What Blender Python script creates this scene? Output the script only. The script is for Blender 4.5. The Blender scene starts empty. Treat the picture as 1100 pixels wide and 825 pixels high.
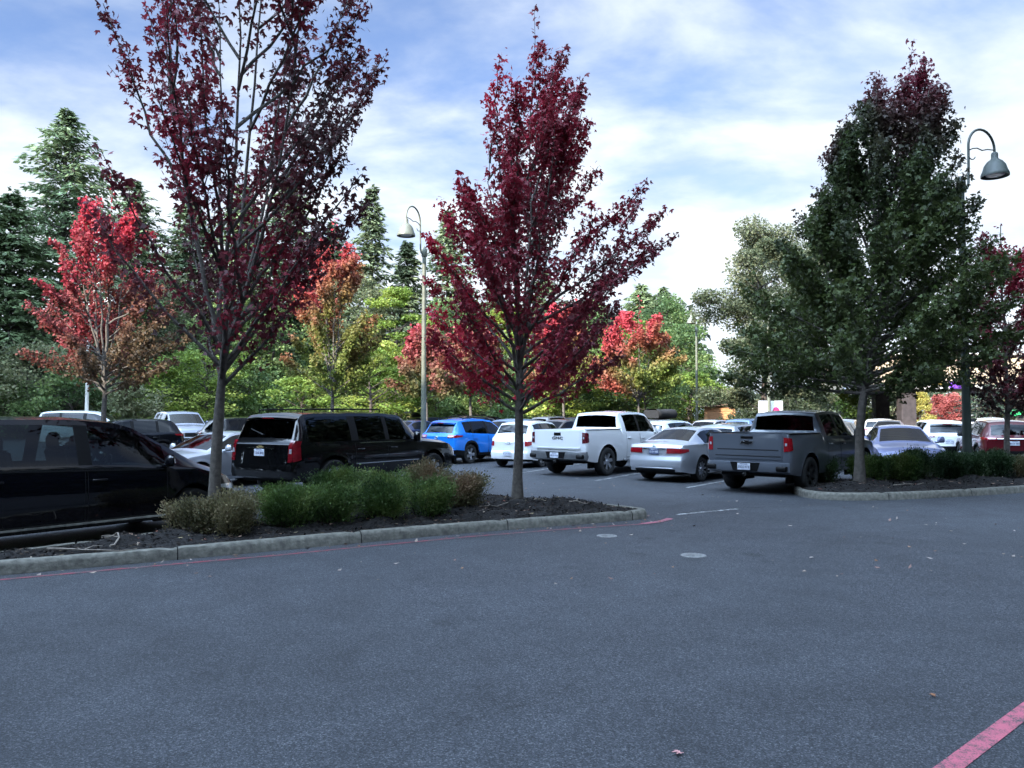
import bpy, math, random
import numpy as np
from mathutils import Vector, Matrix

R = math.radians
random.seed(7)
RNG = np.random.default_rng(11)
SC = bpy.context.scene
COL = SC.collection

# ------------------------------------------------------------------ camera
CAM_H = 1.8
F_PX = 826.0          # focal length in photograph pixels (1100 wide)
PITCH = R(2.322)      # the camera looks a little upward
cp, sp_ = math.cos(PITCH), math.sin(PITCH)


def ray(px, py):
    u, v = (px - 550.0) / F_PX, (412.5 - py) / F_PX
    return u, cp - v * sp_, sp_ + v * cp


def at(px, py, Y):
    """world point seen at pixel px,py at depth Y"""
    x, y, z = ray(px, py)
    s = Y / y
    return Vector((x * s, Y, CAM_H + z * s))


def G(px, py, z=0.0):
    """world point on the level z under pixel px,py"""
    x, y, zz = ray(px, py)
    s = (z - CAM_H) / zz
    return Vector((x * s, y * s, z))


# ------------------------------------------------------------------ objects
def link(o, parent=None):
    COL.objects.link(o)
    if parent is not None:
        o.parent = parent
    return o


def tag(o, label=None, cat=None, group=None, kind=None):
    if label: o['label'] = label
    if cat: o['category'] = cat
    if group: o['group'] = group
    if kind: o['kind'] = kind
    return o


def thing(name, label, cat, loc=(0, 0, 0), rz=0.0, group=None):
    o = bpy.data.objects.new(name, None)
    o.empty_display_size = 0.2
    link(o)
    o.location = loc
    o.rotation_euler = (0, 0, rz)
    return tag(o, label, cat, group)


class MB:
    """collects faces, then builds one mesh object"""
    def __init__(s):
        s.v, s.f, s.m = [], [], []

    def add(s, verts, faces, mi=0):
        n = len(s.v)
        s.v.extend([tuple(p) for p in verts])
        for f in faces:
            s.f.append([i + n for i in f]); s.m.append(mi)
        return s

    def box(s, c, d, rz=0.0, mi=0, taper=(1, 1), bev=0.0, M=None):
        """box centre c, size d, the top scaled by taper; bev chamfers the vertical and top edges"""
        hx, hy, hz = d[0] / 2, d[1] / 2, d[2] / 2
        def ring(k, z, b):
            x, y = hx * k[0] - b * 0, hy * k[1] - b * 0
            if bev <= 0:
                return [(-x, -y, z), (x, -y, z), (x, y, z), (-x, y, z)]
            e = bev
            x -= b; y -= b
            return [(-x + e, -y, z), (x - e, -y, z), (x, -y + e, z), (x, y - e, z), (x - e, y, z), (-x + e, y, z), (-x, y - e, z), (-x, -y + e, z)]
        if bev <= 0:
            rings = [ring((1, 1), -hz, 0), ring(taper, hz, 0)]
        else:
            rings = [ring((1, 1), -hz, bev * .7), ring((1, 1), -hz + bev, 0), ring(taper, hz - bev, 0), ring(taper, hz, bev * .7)]
        n = len(rings[0])
        pts = [p for r_ in rings for p in r_]
        ca, sa = math.cos(rz), math.sin(rz)
        out = []
        for x, y, z in pts:
            q = Vector((x * ca - y * sa + c[0], x * sa + y * ca + c[1], z + c[2]))
            if M is not None: q = M @ q
            out.append(q)
        fs = [list(range(n))[::-1], [len(pts) - n + i for i in range(n)]]
        for k in range(len(rings) - 1):
            for i in range(n):
                j = (i + 1) % n
                fs.append([k * n + i, k * n + j, (k + 1) * n + j, (k + 1) * n + i])
        return s.add(out, fs, mi)

    def lathe(s, prof, n=24, axis='z', c=(0, 0, 0), mi=0, a0=0.0, a1=2 * math.pi, M=None):
        """prof: (radius, height) list"""
        full = abs(a1 - a0) > 6.28
        na = n if full else n + 1
        pts = []
        for k in range(na):
            a = a0 + (a1 - a0) * k / n
            for r_, h in prof:
                p = (r_ * math.cos(a), r_ * math.sin(a), h)
                if axis == 'y': p = (p[0], p[2], p[1])
                if axis == 'x': p = (p[2], p[0], p[1])
                q = Vector((p[0] + c[0], p[1] + c[1], p[2] + c[2]))
                pts.append(M @ q if M is not None else q)
        m = len(prof)
        fs = []
        for k in range(n):
            k2 = (k + 1) % na
            for i in range(m - 1):
                f = [k * m + i, k2 * m + i, k2 * m + i + 1, k * m + i + 1]
                fs.append(f if axis == 'z' or axis == 'x' else f[::-1])
        return s.add(pts, fs, mi)

    def tube(s, path, radii, n=8, mi=0, cap=True):
        P = [Vector(p) for p in path]
        if not hasattr(radii, '__len__'): radii = [radii] * len(P)
        pts = []
        ref = None
        for i, p in enumerate(P):
            t = (P[min(i + 1, len(P) - 1)] - P[max(i - 1, 0)])
            if t.length < 1e-9: t = Vector((0, 0, 1))
            t.normalize()
            if ref is None:
                ref = t.orthogonal().normalized()
            ref = (ref - t * ref.dot(t))
            if ref.length < 1e-6: ref = t.orthogonal()
            ref.normalize()
            b = t.cross(ref)
            for k in range(n):
                a = 2 * math.pi * k / n
                pts.append(p + (ref * math.cos(a) + b * math.sin(a)) * radii[i])
        fs = []
        for i in range(len(P) - 1):
            for k in range(n):
                k2 = (k + 1) % n
                fs.append([i * n + k, i * n + k2, (i + 1) * n + k2, (i + 1) * n + k])
        if cap:
            fs.append(list(range(n))[::-1]); fs.append([(len(P) - 1) * n + k for k in range(n)])
        return s.add(pts, fs, mi)

    def grid(s, fn, nu, nv, mi=0, closed=False):
        pts = [fn(i / nu, j / nv) for i in range(nu + 1) for j in range(nv + 1)]
        fs = []
        for i in range(nu):
            for j in range(nv):
                a = i * (nv + 1) + j
                fs.append([a, a + nv + 1, a + nv + 2, a + 1])
        return s.add(pts, fs, mi)

    def plate(s, outline, thick, M, mi=0):
        """flat outline in local xz, extruded along local -y.. placed by M"""
        n = len(outline)
        pts = [M @ Vector((x, 0, z)) for x, z in outline] + [M @ Vector((x, thick, z)) for x, z in outline]
        fs = [list(range(n)), [n + i for i in range(n)][::-1]]
        for i in range(n):
            j = (i + 1) % n
            fs.append([j, i, n + i, n + j])
        return s.add(pts, fs, mi)

    def weld(s):
        key, nv, mp = {}, [], []
        for p in s.v:
            k = (round(p[0], 4), round(p[1], 4), round(p[2], 4))
            if k not in key: key[k] = len(nv); nv.append(p)
            mp.append(key[k])
        s.v = nv; s.f = [[mp[i] for i in f] for f in s.f]
        return s

    def build(s, name, mats, parent=None, smooth=40, loc=None):
        me = bpy.data.meshes.new(name)
        me.from_pydata([tuple(p) for p in s.v], [], s.f)
        if not isinstance(mats, (list, tuple)): mats = [mats]
        for m in mats: me.materials.append(m)
        if len(mats) > 1: me.polygons.foreach_set('material_index', s.m)
        if smooth:
            me.polygons.foreach_set('use_smooth', [True] * len(s.f))
            me.update()
            me.set_sharp_from_angle(angle=R(smooth))
        me.update()
        o = bpy.data.objects.new(name, me)
        link(o, parent)
        if loc is not None: o.location = loc
        return o


def quads_object(name, V, n_per, mat, parent=None, col=None, tri=False):
    """V: (faces*n_per,3) array of loose faces; col: (faces,3)"""
    nf = len(V) // n_per
    me = bpy.data.meshes.new(name)
    me.vertices.add(len(V)); me.loops.add(len(V)); me.polygons.add(nf)
    me.vertices.foreach_set('co', np.ascontiguousarray(V, dtype=np.float32).ravel())
    me.loops.foreach_set('vertex_index', np.arange(len(V), dtype=np.int32))
    me.polygons.foreach_set('loop_start', np.arange(0, len(V), n_per, dtype=np.int32))
    if col is not None:
        a = me.attributes.new('leaf_colour', 'FLOAT_COLOR', 'FACE')
        c4 = np.ones((nf, 4), dtype=np.float32); c4[:, :3] = col
        a.data.foreach_set('color', c4.ravel())
    me.materials.append(mat)
    me.update(calc_edges=True)
    o = bpy.data.objects.new(name, me)
    return link(o, parent)


# ------------------------------------------------------------------ materials
MATS = {}


def nodes_of(name):
    m = bpy.data.materials.new(name)
    m.use_nodes = True
    nt = m.node_tree
    return m, nt, nt.nodes['Principled BSDF']


def mat(name, col, rough=.5, metal=0.0, coat=0.0, spec=.5, noise=0.0, scale=8.0, bump=0.0, bscale=40.0, emit=None):
    if name in MATS: return MATS[name]
    m, nt, b = nodes_of(name)
    b.inputs['Base Color'].default_value = (*col, 1)
    b.inputs['Roughness'].default_value = rough
    b.inputs['Metallic'].default_value = metal
    b.inputs['Coat Weight'].default_value = coat
    b.inputs['Coat Roughness'].default_value = .03
    b.inputs['Specular IOR Level'].default_value = spec
    N, L = nt.nodes, nt.links
    tc = N.new('ShaderNodeTexCoord')
    if noise > 0:
        t = N.new('ShaderNodeTexNoise'); t.inputs['Scale'].default_value = scale; t.inputs['Detail'].default_value = 6
        L.new(tc.outputs['Object'], t.inputs['Vector'])
        mr = N.new('ShaderNodeMapRange')
        mr.inputs['From Min'].default_value = .3; mr.inputs['From Max'].default_value = .7
        mr.inputs['To Min'].default_value = 1 - noise; mr.inputs['To Max'].default_value = 1 + noise
        L.new(t.outputs['Fac'], mr.inputs['Value'])
        mx = N.new('ShaderNodeVectorMath'); mx.operation = 'SCALE'
        mx.inputs[0].default_value = col
        L.new(mr.outputs['Result'], mx.inputs['Scale'])
        L.new(mx.outputs['Vector'], b.inputs['Base Color'])
    if bump > 0:
        t = N.new('ShaderNodeTexNoise'); t.inputs['Scale'].default_value = bscale; t.inputs['Detail'].default_value = 5
        L.new(tc.outputs['Object'], t.inputs['Vector'])
        bp = N.new('ShaderNodeBump'); bp.inputs['Strength'].default_value = bump; bp.inputs['Distance'].default_value = .02
        L.new(t.outputs['Fac'], bp.inputs['Height']); L.new(bp.outputs['Normal'], b.inputs['Normal'])
    if emit:
        b.inputs['Emission Color'].default_value = (*emit[0], 1); b.inputs['Emission Strength'].default_value = emit[1]
    MATS[name] = m
    return m


def paint(name, col, metallic=.0, rough=.32):
    """car paint with a clear coat, faint flake and dust"""
    if name in MATS: return MATS[name]
    m, nt, b = nodes_of(name)
    N, L = nt.nodes, nt.links
    tc = N.new('ShaderNodeTexCoord')
    t = N.new('ShaderNodeTexNoise'); t.inputs['Scale'].default_value = 2.3; t.inputs['Detail'].default_value = 8
    L.new(tc.outputs['Object'], t.inputs['Vector'])
    mr = N.new('ShaderNodeMapRange')
    mr.inputs['From Min'].default_value = .35; mr.inputs['From Max'].default_value = .75
    mr.inputs['To Min'].default_value = 0.0; mr.inputs['To Max'].default_value = .02
    L.new(t.outputs['Fac'], mr.inputs['Value'])
    # road dust towards the sills: a coat of dirt, part of the paint
    sx = N.new('ShaderNodeSeparateXYZ'); L.new(tc.outputs['Object'], sx.inputs[0])
    mz = N.new('ShaderNodeMapRange')
    mz.inputs['From Min'].default_value = .75; mz.inputs['From Max'].default_value = .2
    mz.inputs['To Min'].default_value = 0; mz.inputs['To Max'].default_value = .12
    L.new(sx.outputs['Z'], mz.inputs['Value'])
    t2 = N.new('ShaderNodeTexNoise'); t2.inputs['Scale'].default_value = 5; t2.inputs['Detail'].default_value = 8
    L.new(tc.outputs['Object'], t2.inputs['Vector'])
    mu = N.new('ShaderNodeMath'); mu.operation = 'MULTIPLY'
    L.new(mz.outputs['Result'], mu.inputs[0]); L.new(t2.outputs['Fac'], mu.inputs[1])
    ad = N.new('ShaderNodeMath'); ad.operation = 'ADD'
    L.new(mr.outputs['Result'], ad.inputs[0]); L.new(mu.outputs[0], ad.inputs[1])
    mx = N.new('ShaderNodeMix'); mx.data_type = 'RGBA'
    mx.inputs['A'].default_value = (*col, 1); mx.inputs['B'].default_value = (.16, .14, .12, 1)
    fa = N.new('ShaderNodeMath'); fa.operation = 'MULTIPLY'; fa.inputs[1].default_value = 1.0 if max(col) > .02 else .18
    L.new(ad.outputs[0], fa.inputs[0]); L.new(fa.outputs[0], mx.inputs['Factor'])
    L.new(mx.outputs['Result'], b.inputs['Base Color'])
    b.inputs['Metallic'].default_value = metallic
    b.inputs['Roughness'].default_value = rough
    b.inputs['Specular IOR Level'].default_value = .12
    b.inputs['Coat Weight'].default_value = 1.0
    b.inputs['Coat Roughness'].default_value = .03
    MATS[name] = m
    return m


def glass(name, tint, rough=.01):
    """tinted window glass: what lies behind shows through the tint, the sky mirrors on it"""
    if name in MATS: return MATS[name]
    m, nt, b = nodes_of(name)
    N, L = nt.nodes, nt.links
    N.remove(b)
    tr = N.new('ShaderNodeBsdfTransparent'); tr.inputs['Color'].default_value = (*tint, 1)
    gl = N.new('ShaderNodeBsdfGlossy'); gl.inputs['Roughness'].default_value = rough
    gl.inputs['Color'].default_value = (.95, .97, 1, 1)
    fr = N.new('ShaderNodeFresnel'); fr.inputs['IOR'].default_value = 1.45
    mx = N.new('ShaderNodeMixShader')
    L.new(fr.outputs[0], mx.inputs[0]); L.new(tr.outputs[0], mx.inputs[1]); L.new(gl.outputs[0], mx.inputs[2])
    L.new(mx.outputs[0], N['Material Output'].inputs['Surface'])
    MATS[name] = m
    return m


def leaf_mat(name, rough=.55, trans=.35, spec=.35):
    """leaf colour comes per leaf from the crown; light also passes through the blade"""
    if name in MATS: return MATS[name]
    m, nt, b = nodes_of(name)
    N, L = nt.nodes, nt.links
    at_ = N.new('ShaderNodeAttribute'); at_.attribute_name = 'leaf_colour'
    L.new(at_.outputs['Color'], b.inputs['Base Color'])
    b.inputs['Roughness'].default_value = rough
    b.inputs['Specular IOR Level'].default_value = spec
    tl = N.new('ShaderNodeBsdfTranslucent')
    L.new(at_.outputs['Color'], tl.inputs['Color'])
    mx = N.new('ShaderNodeMixShader'); mx.inputs[0].default_value = trans
    L.new(b.outputs[0], mx.inputs[1]); L.new(tl.outputs[0], mx.inputs[2])
    L.new(mx.outputs[0], N['Material Output'].inputs['Surface'])
    MATS[name] = m
    return m


def text_mesh(txt, size, mat_, parent, M, name='lettering', extrude=.004, sx=1.0):
    cu = bpy.data.curves.new('lettering', 'FONT')
    cu.body = txt; cu.size = size; cu.extrude = extrude; cu.align_x = 'CENTER'; cu.align_y = 'CENTER'
    cu.resolution_u = 2
    to = bpy.data.objects.new('lettering', cu)
    COL.objects.link(to)
    dg = bpy.context.evaluated_depsgraph_get()
    me = bpy.data.meshes.new_from_object(to.evaluated_get(dg))
    bpy.data.objects.remove(to); bpy.data.curves.remove(cu)
    me.transform(M @ Matrix.Diagonal((sx, 1, 1, 1)))
    me.materials.clear(); me.materials.append(mat_)
    o = bpy.data.objects.new(name, me)
    return link(o, parent)
# ------------------------------------------------------------------ vehicles
BLACKP = mat('black_plastic', (.0045, .0045, .005), .5, spec=.2, noise=.25, scale=20)
RUBBER = mat('tyre_rubber', (.014, .014, .014), .8, noise=.3, scale=30, bump=.2)
RIM = mat('alloy_rim', (.55, .56, .58), .28, metal=.9, noise=.12, scale=12)
RIMDARK = mat('dark_rim', (.05, .05, .052), .35, metal=.7, noise=.2)
CHROME = mat('chrome', (.75, .76, .78), .12, metal=1.0, noise=.05)
SEATM = mat('seat_cloth', (.03, .03, .033), .8, noise=.3, scale=15)
DARKIN = mat('cabin_plastic', (.012, .012, .014), .7, noise=.2)
UNDER = mat('underbody_grime', (.008, .008, .008), .9, noise=.3)
REDLENS = mat('red_lamp_lens', (.26, .005, .011), .18, coat=1.0, noise=.15, scale=18)
DARKLENS = mat('smoked_red_lens', (.09, .006, .012), .15, coat=1.0, noise=.2, scale=14)
CLEARLENS = mat('clear_lamp_lens', (.55, .57, .6), .12, metal=.35, coat=1.0, noise=.3, scale=16)
AMBER = mat('amber_lens', (.5, .12, .02), .2, coat=1.0, noise=.1)
PLATEW = mat('plate_white', (.62, .65, .72), .4, noise=.1, scale=30)
PLATED = mat('plate_slate', (.10, .12, .2), .4, noise=.25, scale=60)
INKDARK = mat('plate_ink', (.04, .05, .12), .5, noise=.1)
SEAM = mat('panel_gap', (.004, .004, .004), .9, noise=.1)
GREYB = mat('satin_chrome_bumper', (.30, .31, .32), .3, metal=.8, noise=.1)
GOLDE = mat('gold_emblem', (.72, .55, .25), .25, metal=.8, noise=.1)
CLEAR_GLASS = glass('clear_car_glass', (.42, .47, .47))
TINT_GLASS = glass('privacy_car_glass', (.035, .04, .045))
MID_GLASS = glass('tinted_car_glass', (.16, .18, .19))


def sm(x): return x * x * (3 - 2 * x)


SPECS = {
 'minivan': dict(L=5.1, W=1.98, R=.345, wb=(1.66, -1.46), sill=.27,
    top=[(-2.55, 1.0), (-2.5, 1.15), (-2.3, 1.66), (-2.1, 1.75), (-1.2, 1.79), (0, 1.78), (.55, 1.73), (.8, 1.66), (1.72, 1.13), (1.8, 1.1), (2.25, .98), (2.45, .86), (2.55, .7)],
    belt=[(-2.55, 1.08), (-1, 1.08), (.8, 1.02), (1.7, 1.0), (2.3, .85)],
    edge=[(-2.55, .78), (-2.2, .70), (-1.5, .68), (.5, .66), (.8, .67), (1.75, .82), (2.3, .72), (2.55, .6)],
    fr=(.9, .26), rr=(.4, .12), bf=.16, br=.06, ws=(.84, 1.7), rw=(-2.44, -2.17),
    win=[(-2.2, -1.25), (-1.12, -.02), (.16, 1.22)], doors=[(-1.2, .06), (.08, 1.22)],
    fdx=[(.2, -.08), (.45, 0), (.7, -.02), (1.0, -.1)], rdx=[(.2, -.1), (.45, 0), (1, -.03)],
    head=[(.72, .50, .82, .93), ], tail=(.55, .92, .85, 1.2)),
 'large_suv': dict(L=5.5, W=2.02, R=.40, wb=(1.68, -1.62), sill=.36,
    top=[(-2.75, 1.14), (-2.7, 1.24), (-2.44, 1.80), (-2.32, 1.86), (-2.0, 1.89), (0, 1.90), (.55, 1.86), (.72, 1.80), (1.22, 1.3), (1.3, 1.25), (2.2, 1.17), (2.5, 1.1), (2.68, .98), (2.75, .85)],
    belt=[(-2.75, 1.14), (1.2, 1.14), (2.4, 1.04), (2.75, .85)],
    edge=[(-2.75, .86), (-2.4, .77), (-2.0, .755), (.5, .74), (.75, .75), (1.3, .84), (2.4, .78), (2.75, .68)],
    fr=(.5, .16), rr=(.3, .10), bf=.10, br=.06, ws=(.76, 1.22), rw=(-2.67, -2.48),
    win=[(-2.3, -1.08), (-.86, .0), (.13, .95)], doors=[(-1.0, .05), (.07, 1.12)],
    fdx=[(.3, -.04), (.55, 0), (.8, -.01), (1.2, -.04)], rdx=[(.3, -.05), (.5, 0), (1.2, -.05)],
    tail=(.80, .96, .78, 1.26)),
 'crossover': dict(L=4.6, W=1.86, R=.36, wb=(1.36, -1.33), sill=.30,
    top=[(-2.3, 1.0), (-2.24, 1.1), (-1.86, 1.56), (-1.72, 1.62), (-1.2, 1.67), (-.3, 1.69), (.15, 1.64), (.32, 1.58), (1.05, 1.1), (1.15, 1.06), (1.9, .97), (2.15, .88), (2.3, .72)],
    belt=[(-2.3, 1.1), (-1.6, 1.1), (-.8, 1.05), (1.0, .98), (2.0, .86), (2.3, .7)],
    edge=[(-2.3, .72), (-1.85, .63), (-1.2, .62), (.1, .61), (.35, .63), (1.1, .76), (2.0, .70), (2.3, .6)],
    fr=(.7, .22), rr=(.45, .14), bf=.12, br=.10, ws=(.36, 1.02), rw=(-2.2, -1.9),
    win=[(-1.62, -1.22), (-1.12, -.32), (-.2, .62)], doors=[(-1.22, -.27), (-.25, .78)], clad=True,
    fdx=[(.2, -.1), (.5, 0), (.8, -.03), (1.0, -.08)], rdx=[(.3, -.06), (.5, 0), (.8, -.04), (1.1, -.06)],
    tail=(.52, .90, .96, 1.08)),
 'retro_hatchback': dict(L=4.28, W=1.76, R=.32, wb=(1.25, -1.22), sill=.25,
    top=[(-2.14, .86), (-2.1, 1.0), (-1.97, 1.18), (-1.72, 1.46), (-1.55, 1.555), (-1.1, 1.61), (-.4, 1.62), (.1, 1.57), (.28, 1.5), (.82, 1.12), (.9, 1.08), (1.6, .98), (1.9, .88), (2.05, .78), (2.14, .6)],
    belt=[(-2.14, 1.0), (-1.2, 1.03), (.8, .99), (1.7, .84), (2.14, .6)],
    edge=[(-2.14, .64), (-1.75, .58), (-1.2, .57), (.1, .56), (.3, .58), (.9, .62), (1.6, .46), (2.14, .3)],
    fr=(.7, .26), rr=(.6, .22), bf=.16, br=.14, ws=(.31, .8), rw=(-1.95, -1.68),
    win=[(-1.55, -1.05), (-.95, -.28), (-.16, .5)], doors=[(-1.0, -.22), (-.2, .72)],
    fdx=[(.2, -.02), (.42, .06), (.56, 0), (.9, -.1)], rdx=[(.2, 0), (.35, .05), (.52, .05), (.58, -.02), (1.0, -.05)],
    tail=(.60, .72, .74, .92)),
 'pickup': dict(L=5.85, W=2.05, R=.42, wb=(1.90, -1.78), sill=.42,
    top=[(-2.925, 1.37), (-.94, 1.37), (-.93, 1.40), (-.865, 1.85), (-.78, 1.90), (-.2, 1.94), (.35, 1.94), (.72, 1.90), (.86, 1.84), (1.42, 1.36), (1.5, 1.3), (2.3, 1.24), (2.65, 1.17), (2.86, 1.06), (2.925, .9)],
    belt=[(-2.925, 1.37), (-1.0, 1.365), (-.9, 1.24), (1.4, 1.2), (2.5, 1.1), (2.925, .9)],
    edge=[(-2.925, .93), (-.96, .93), (-.93, .80), (-.85, .745), (.6, .73), (.88, .75), (1.5, .86), (2.5, .84), (2.925, .74)],
    fr=(.35, .13), rr=(.12, .05), bf=.10, br=.02, ws=(.90, 1.44), rw=(-.93, -.868),
    win=[(-.66, .06), (.18, 1.08)], doors=[(-.72, .1), (.12, 1.22)], bed=(-2.86, -.98),
    fdx=[(.3, -.05), (.6, 0), (1.2, -.02)], rdx=[(.3, -.06), (.6, -.04), (.85, 0), (1.37, 0)],
    tail=(.87, .985, .98, 1.30)),
 'sedan': dict(L=4.85, W=1.85, R=.335, wb=(1.40, -1.38), sill=.24,
    top=[(-2.425, .9), (-2.40, 1.0), (-2.3, 1.05), (-1.9, 1.09), (-1.72, 1.12), (-.95, 1.43), (-.75, 1.465), (-.2, 1.485), (.1, 1.46), (.25, 1.42), (1.05, 1.03), (1.15, .99), (1.95, .90), (2.25, .80), (2.425, .6)],
    belt=[(-2.425, 1.0), (-1.6, 1.02), (1.0, .93), (2.0, .82), (2.425, .6)],
    edge=[(-2.425, .72), (-1.75, .70), (-.95, .56), (-.2, .55), (.15, .56), (.3, .58), (1.1, .74), (2.0, .68), (2.425, .55)],
    fr=(.8, .24), rr=(.55, .16), bf=.14, br=.10, ws=(.3, 1.02), rw=(-1.68, -1.0),
    win=[(-1.18, -.42), (-.3, .68)], doors=[(-1.15, -.37), (-.35, .8)],
    fdx=[(.2, -.06), (.45, 0), (.9, -.08)], rdx=[(.2, -.1), (.45, 0), (.62, 0), (.68, -.05), (1, -.05)],
    tail=(.38, .86, .78, .92)),
}


class Shell:
    """analytic car body: every panel, window and lamp is placed on this surface"""
    def __init__(s, spec, scale=1.0):
        s.__dict__.update(spec)
        s.sp = spec
        s.h = s.L / 2
        s.xf = s.h - s.bf          # shell ends before the bulge
        s.xr = -s.h + s.br
        k = (s.xf - s.xr) / s.L
        xs = np.linspace(-s.h, s.h, 1200)
        def lut(pts, w=.035):
            pts = sorted(pts)
            y = np.interp(xs, [p[0] for p in pts], [p[1] for p in pts])
            n = max(1, int(w / (xs[1] - xs[0])))
            ker = np.hanning(2 * n + 3); ker /= ker.sum()
            yp = np.pad(y, n + 1, mode='edge')
            return np.convolve(yp, ker, mode='valid')
        s.xs = xs
        s.t_top = lut(s.top, .03 if 'bed' in spec else .06)
        s.t_belt = lut(s.belt, .12)
        s.t_edge = lut(s.edge, .04 if 'bed' in spec else .1)
        s.zmax = s.t_top.max()

    def rx(s, x):  # shell coordinate x -> table coordinate
        return x

    def top_z(s, x): return float(np.interp(x, s.xs, s.t_top))

    def W2(s, x):
        w = s.W / 2
        if x > s.h - s.fr[0]:
            u = min(1, (x - (s.h - s.fr[0])) / s.fr[0]); w -= s.fr[1] * (1 - math.sqrt(max(0, 1 - u * u * .98)))
        if x < -s.h + s.rr[0]:
            u = min(1, (-s.h + s.rr[0] - x) / s.rr[0]); w -= s.rr[1] * (1 - math.sqrt(max(0, 1 - u * u * .98)))
        return w

    def crown(s, x):
        e = min((s.h - x) / .35, (x + s.h) / .2)
        c = .045 if not ('bed' in s.sp and x < s.bed[1] + .05) else 0.0
        return c * sm(max(0, min(1, e)))

    def edge_z(s, x): return s.top_z(x) - s.crown(x)

    def belt_z(s, x):
        b = float(np.interp(x, s.xs, s.t_belt))
        return min(b, s.edge_z(x) - .012)

    def arch(s, x):
        z = s.sill
        ra = s.R + (.075 if s.R < .38 else .10)
        for c in s.wb:
            d = abs(x - c)
            if d < ra: z = max(z, s.R + math.sqrt(ra * ra - d * d) * 1.0)
        # bumpers tuck up at the ends
        e = min(s.h - x, x + s.h)
        if e < .5: z = max(z, s.sill + .06 * (1 - e / .5))
        return z

    def side_y(s, x, z):
        zb = max(s.belt_z(x), s.sill + .1)
        t = (z - s.sill) / (zb - s.sill)
        t = max(0, min(1.05, t))
        prof = np.interp(t, [0, .12, .3, .55, .62, .8, .93, 1.05], [.955, .975, .99, 1.0, .997, .985, .97, .945])
        w = s.W2(x) * float(prof)
        ra = s.R + .08
        for c in s.wb:
            r = math.hypot(x - c, z - s.R)
            w += .012 * math.exp(-((r - ra) / .05) ** 2) * (1 if z > s.R * .6 else .3)
        return w

    def edge_y(s, x):
        return min(float(np.interp(x, s.xs, s.t_edge)), s.side_y(x, s.belt_z(x)) - .02)

    def deform(s, p):
        x, y, z = p
        w = s.W / 2
        q = 1 - min(1, (y / w) ** 2)
        if x > 0:
            k = sm(max(0, min(1, (x - (s.h - 1.1)) / 1.1)))
            dx = float(np.interp(z, [a for a, b in s.fdx], [b for a, b in s.fdx]))
            ke = sm(max(0, min(1, (x - (s.h - .45)) / .45)))
            x += -s.bf * k * (1 - q) + dx * ke
        else:
            k = sm(max(0, min(1, (-s.h + .9 - x) / .9)))
            dx = float(np.interp(z, [a for a, b in s.rdx], [b for a, b in s.rdx]))
            ke = sm(max(0, min(1, (-s.h + .3 - x) / .3)))
            x += s.br * k * (1 - q) - dx * ke
        return (x, y, z)

    # -- patches ----------------------------------------------------------
    def x_rear(s, z):
        if z <= s.edge_z(-s.h) - .01: return -s.h
        for x in np.linspace(-s.h, -s.h + 1.2, 241):
            if s.edge_z(x) >= z: return float(x)
        return -s.h + 1.2

    def x_front(s, z):
        if z <= s.edge_z(s.h) - .01: return s.h
        for x in np.linspace(s.h, s.h - 1.2, 241):
            if s.edge_z(x) >= z: return float(x)
        return s.h - 1.2

    def rear_pt(s, y, z, off=0.0):
        x = s.x_rear(z)
        ym = s.side_y(x, min(z, s.belt_z(x)))
        if abs(y) > ym: y = math.copysign(ym, y)
        p = s.deform((x, y, z)); return (p[0] - off, p[1], p[2])

    def front_pt(s, y, z, off=0.0):
        x = s.x_front(z)
        ym = s.side_y(x, min(z, s.belt_z(x)))
        if abs(y) > ym: y = math.copysign(ym, y)
        p = s.deform((x, y, z)); return (p[0] + off, p[1], p[2])

    def side_pt(s, x, z, sg, off=0.0):
        p = s.deform((x, s.side_y(x, z), z)); return (p[0], sg * (p[1] + off), p[2])

    def patch(s, mb, kind, quad, off=.006, n=(6, 3), mi=0, thick=.03, sg=1):
        """quad: four corners (a,z): low-left, low-right, up-right, up-left"""
        (a0, z0), (a1, z1), (a2, z2), (a3, z3) = quad
        def P(u, v, o):
            a = (a0 * (1 - u) + a1 * u) * (1 - v) + (a3 * (1 - u) + a2 * u) * v
            z = (z0 * (1 - u) + z1 * u) * (1 - v) + (z3 * (1 - u) + z2 * u) * v
            if kind == 'rear':
                return s.rear_pt(a, z, o)
            if kind == 'front':
                return s.front_pt(a, z, o)
            if kind == 'sider': return s.side_pt(s.x_rear(z) + a, z, sg, o)
            if kind == 'sidef': return s.side_pt(s.x_front(z) - a, z, sg, o)
            return s.side_pt(a, z, sg, o)
        nu, nv = n
        base = len(mb.v)
        flip = (kind == 'rear') ^ (kind in ('side', 'sider', 'sidef') and sg < 0)
        pts = [P(i / nu, j / nv, off) for i in range(nu + 1) for j in range(nv + 1)]
        fs = []
        for i in range(nu):
            for j in range(nv):
                a = i * (nv + 1) + j
                f = [a, a + nv + 1, a + nv + 2, a + 1]
                fs.append(f[::-1] if not flip else f)
        # rim
        border = [(i / nu, 0) for i in range(nu + 1)] + [(1, j / nv) for j in range(1, nv + 1)] + [(i / nu, 1) for i in range(nu - 1, -1, -1)] + [(0, j / nv) for j in range(nv - 1, 0, -1)]
        b0 = len(pts)
        pts += [P(u, v, off) for u, v in border] + [P(u, v, off - thick) for u, v in border]
        m = len(border)
        for i in range(m):
            j = (i + 1) % m
            fs.append([b0 + i, b0 + j, b0 + m + j, b0 + m + i])
        mb.add(pts, fs, mi)


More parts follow.
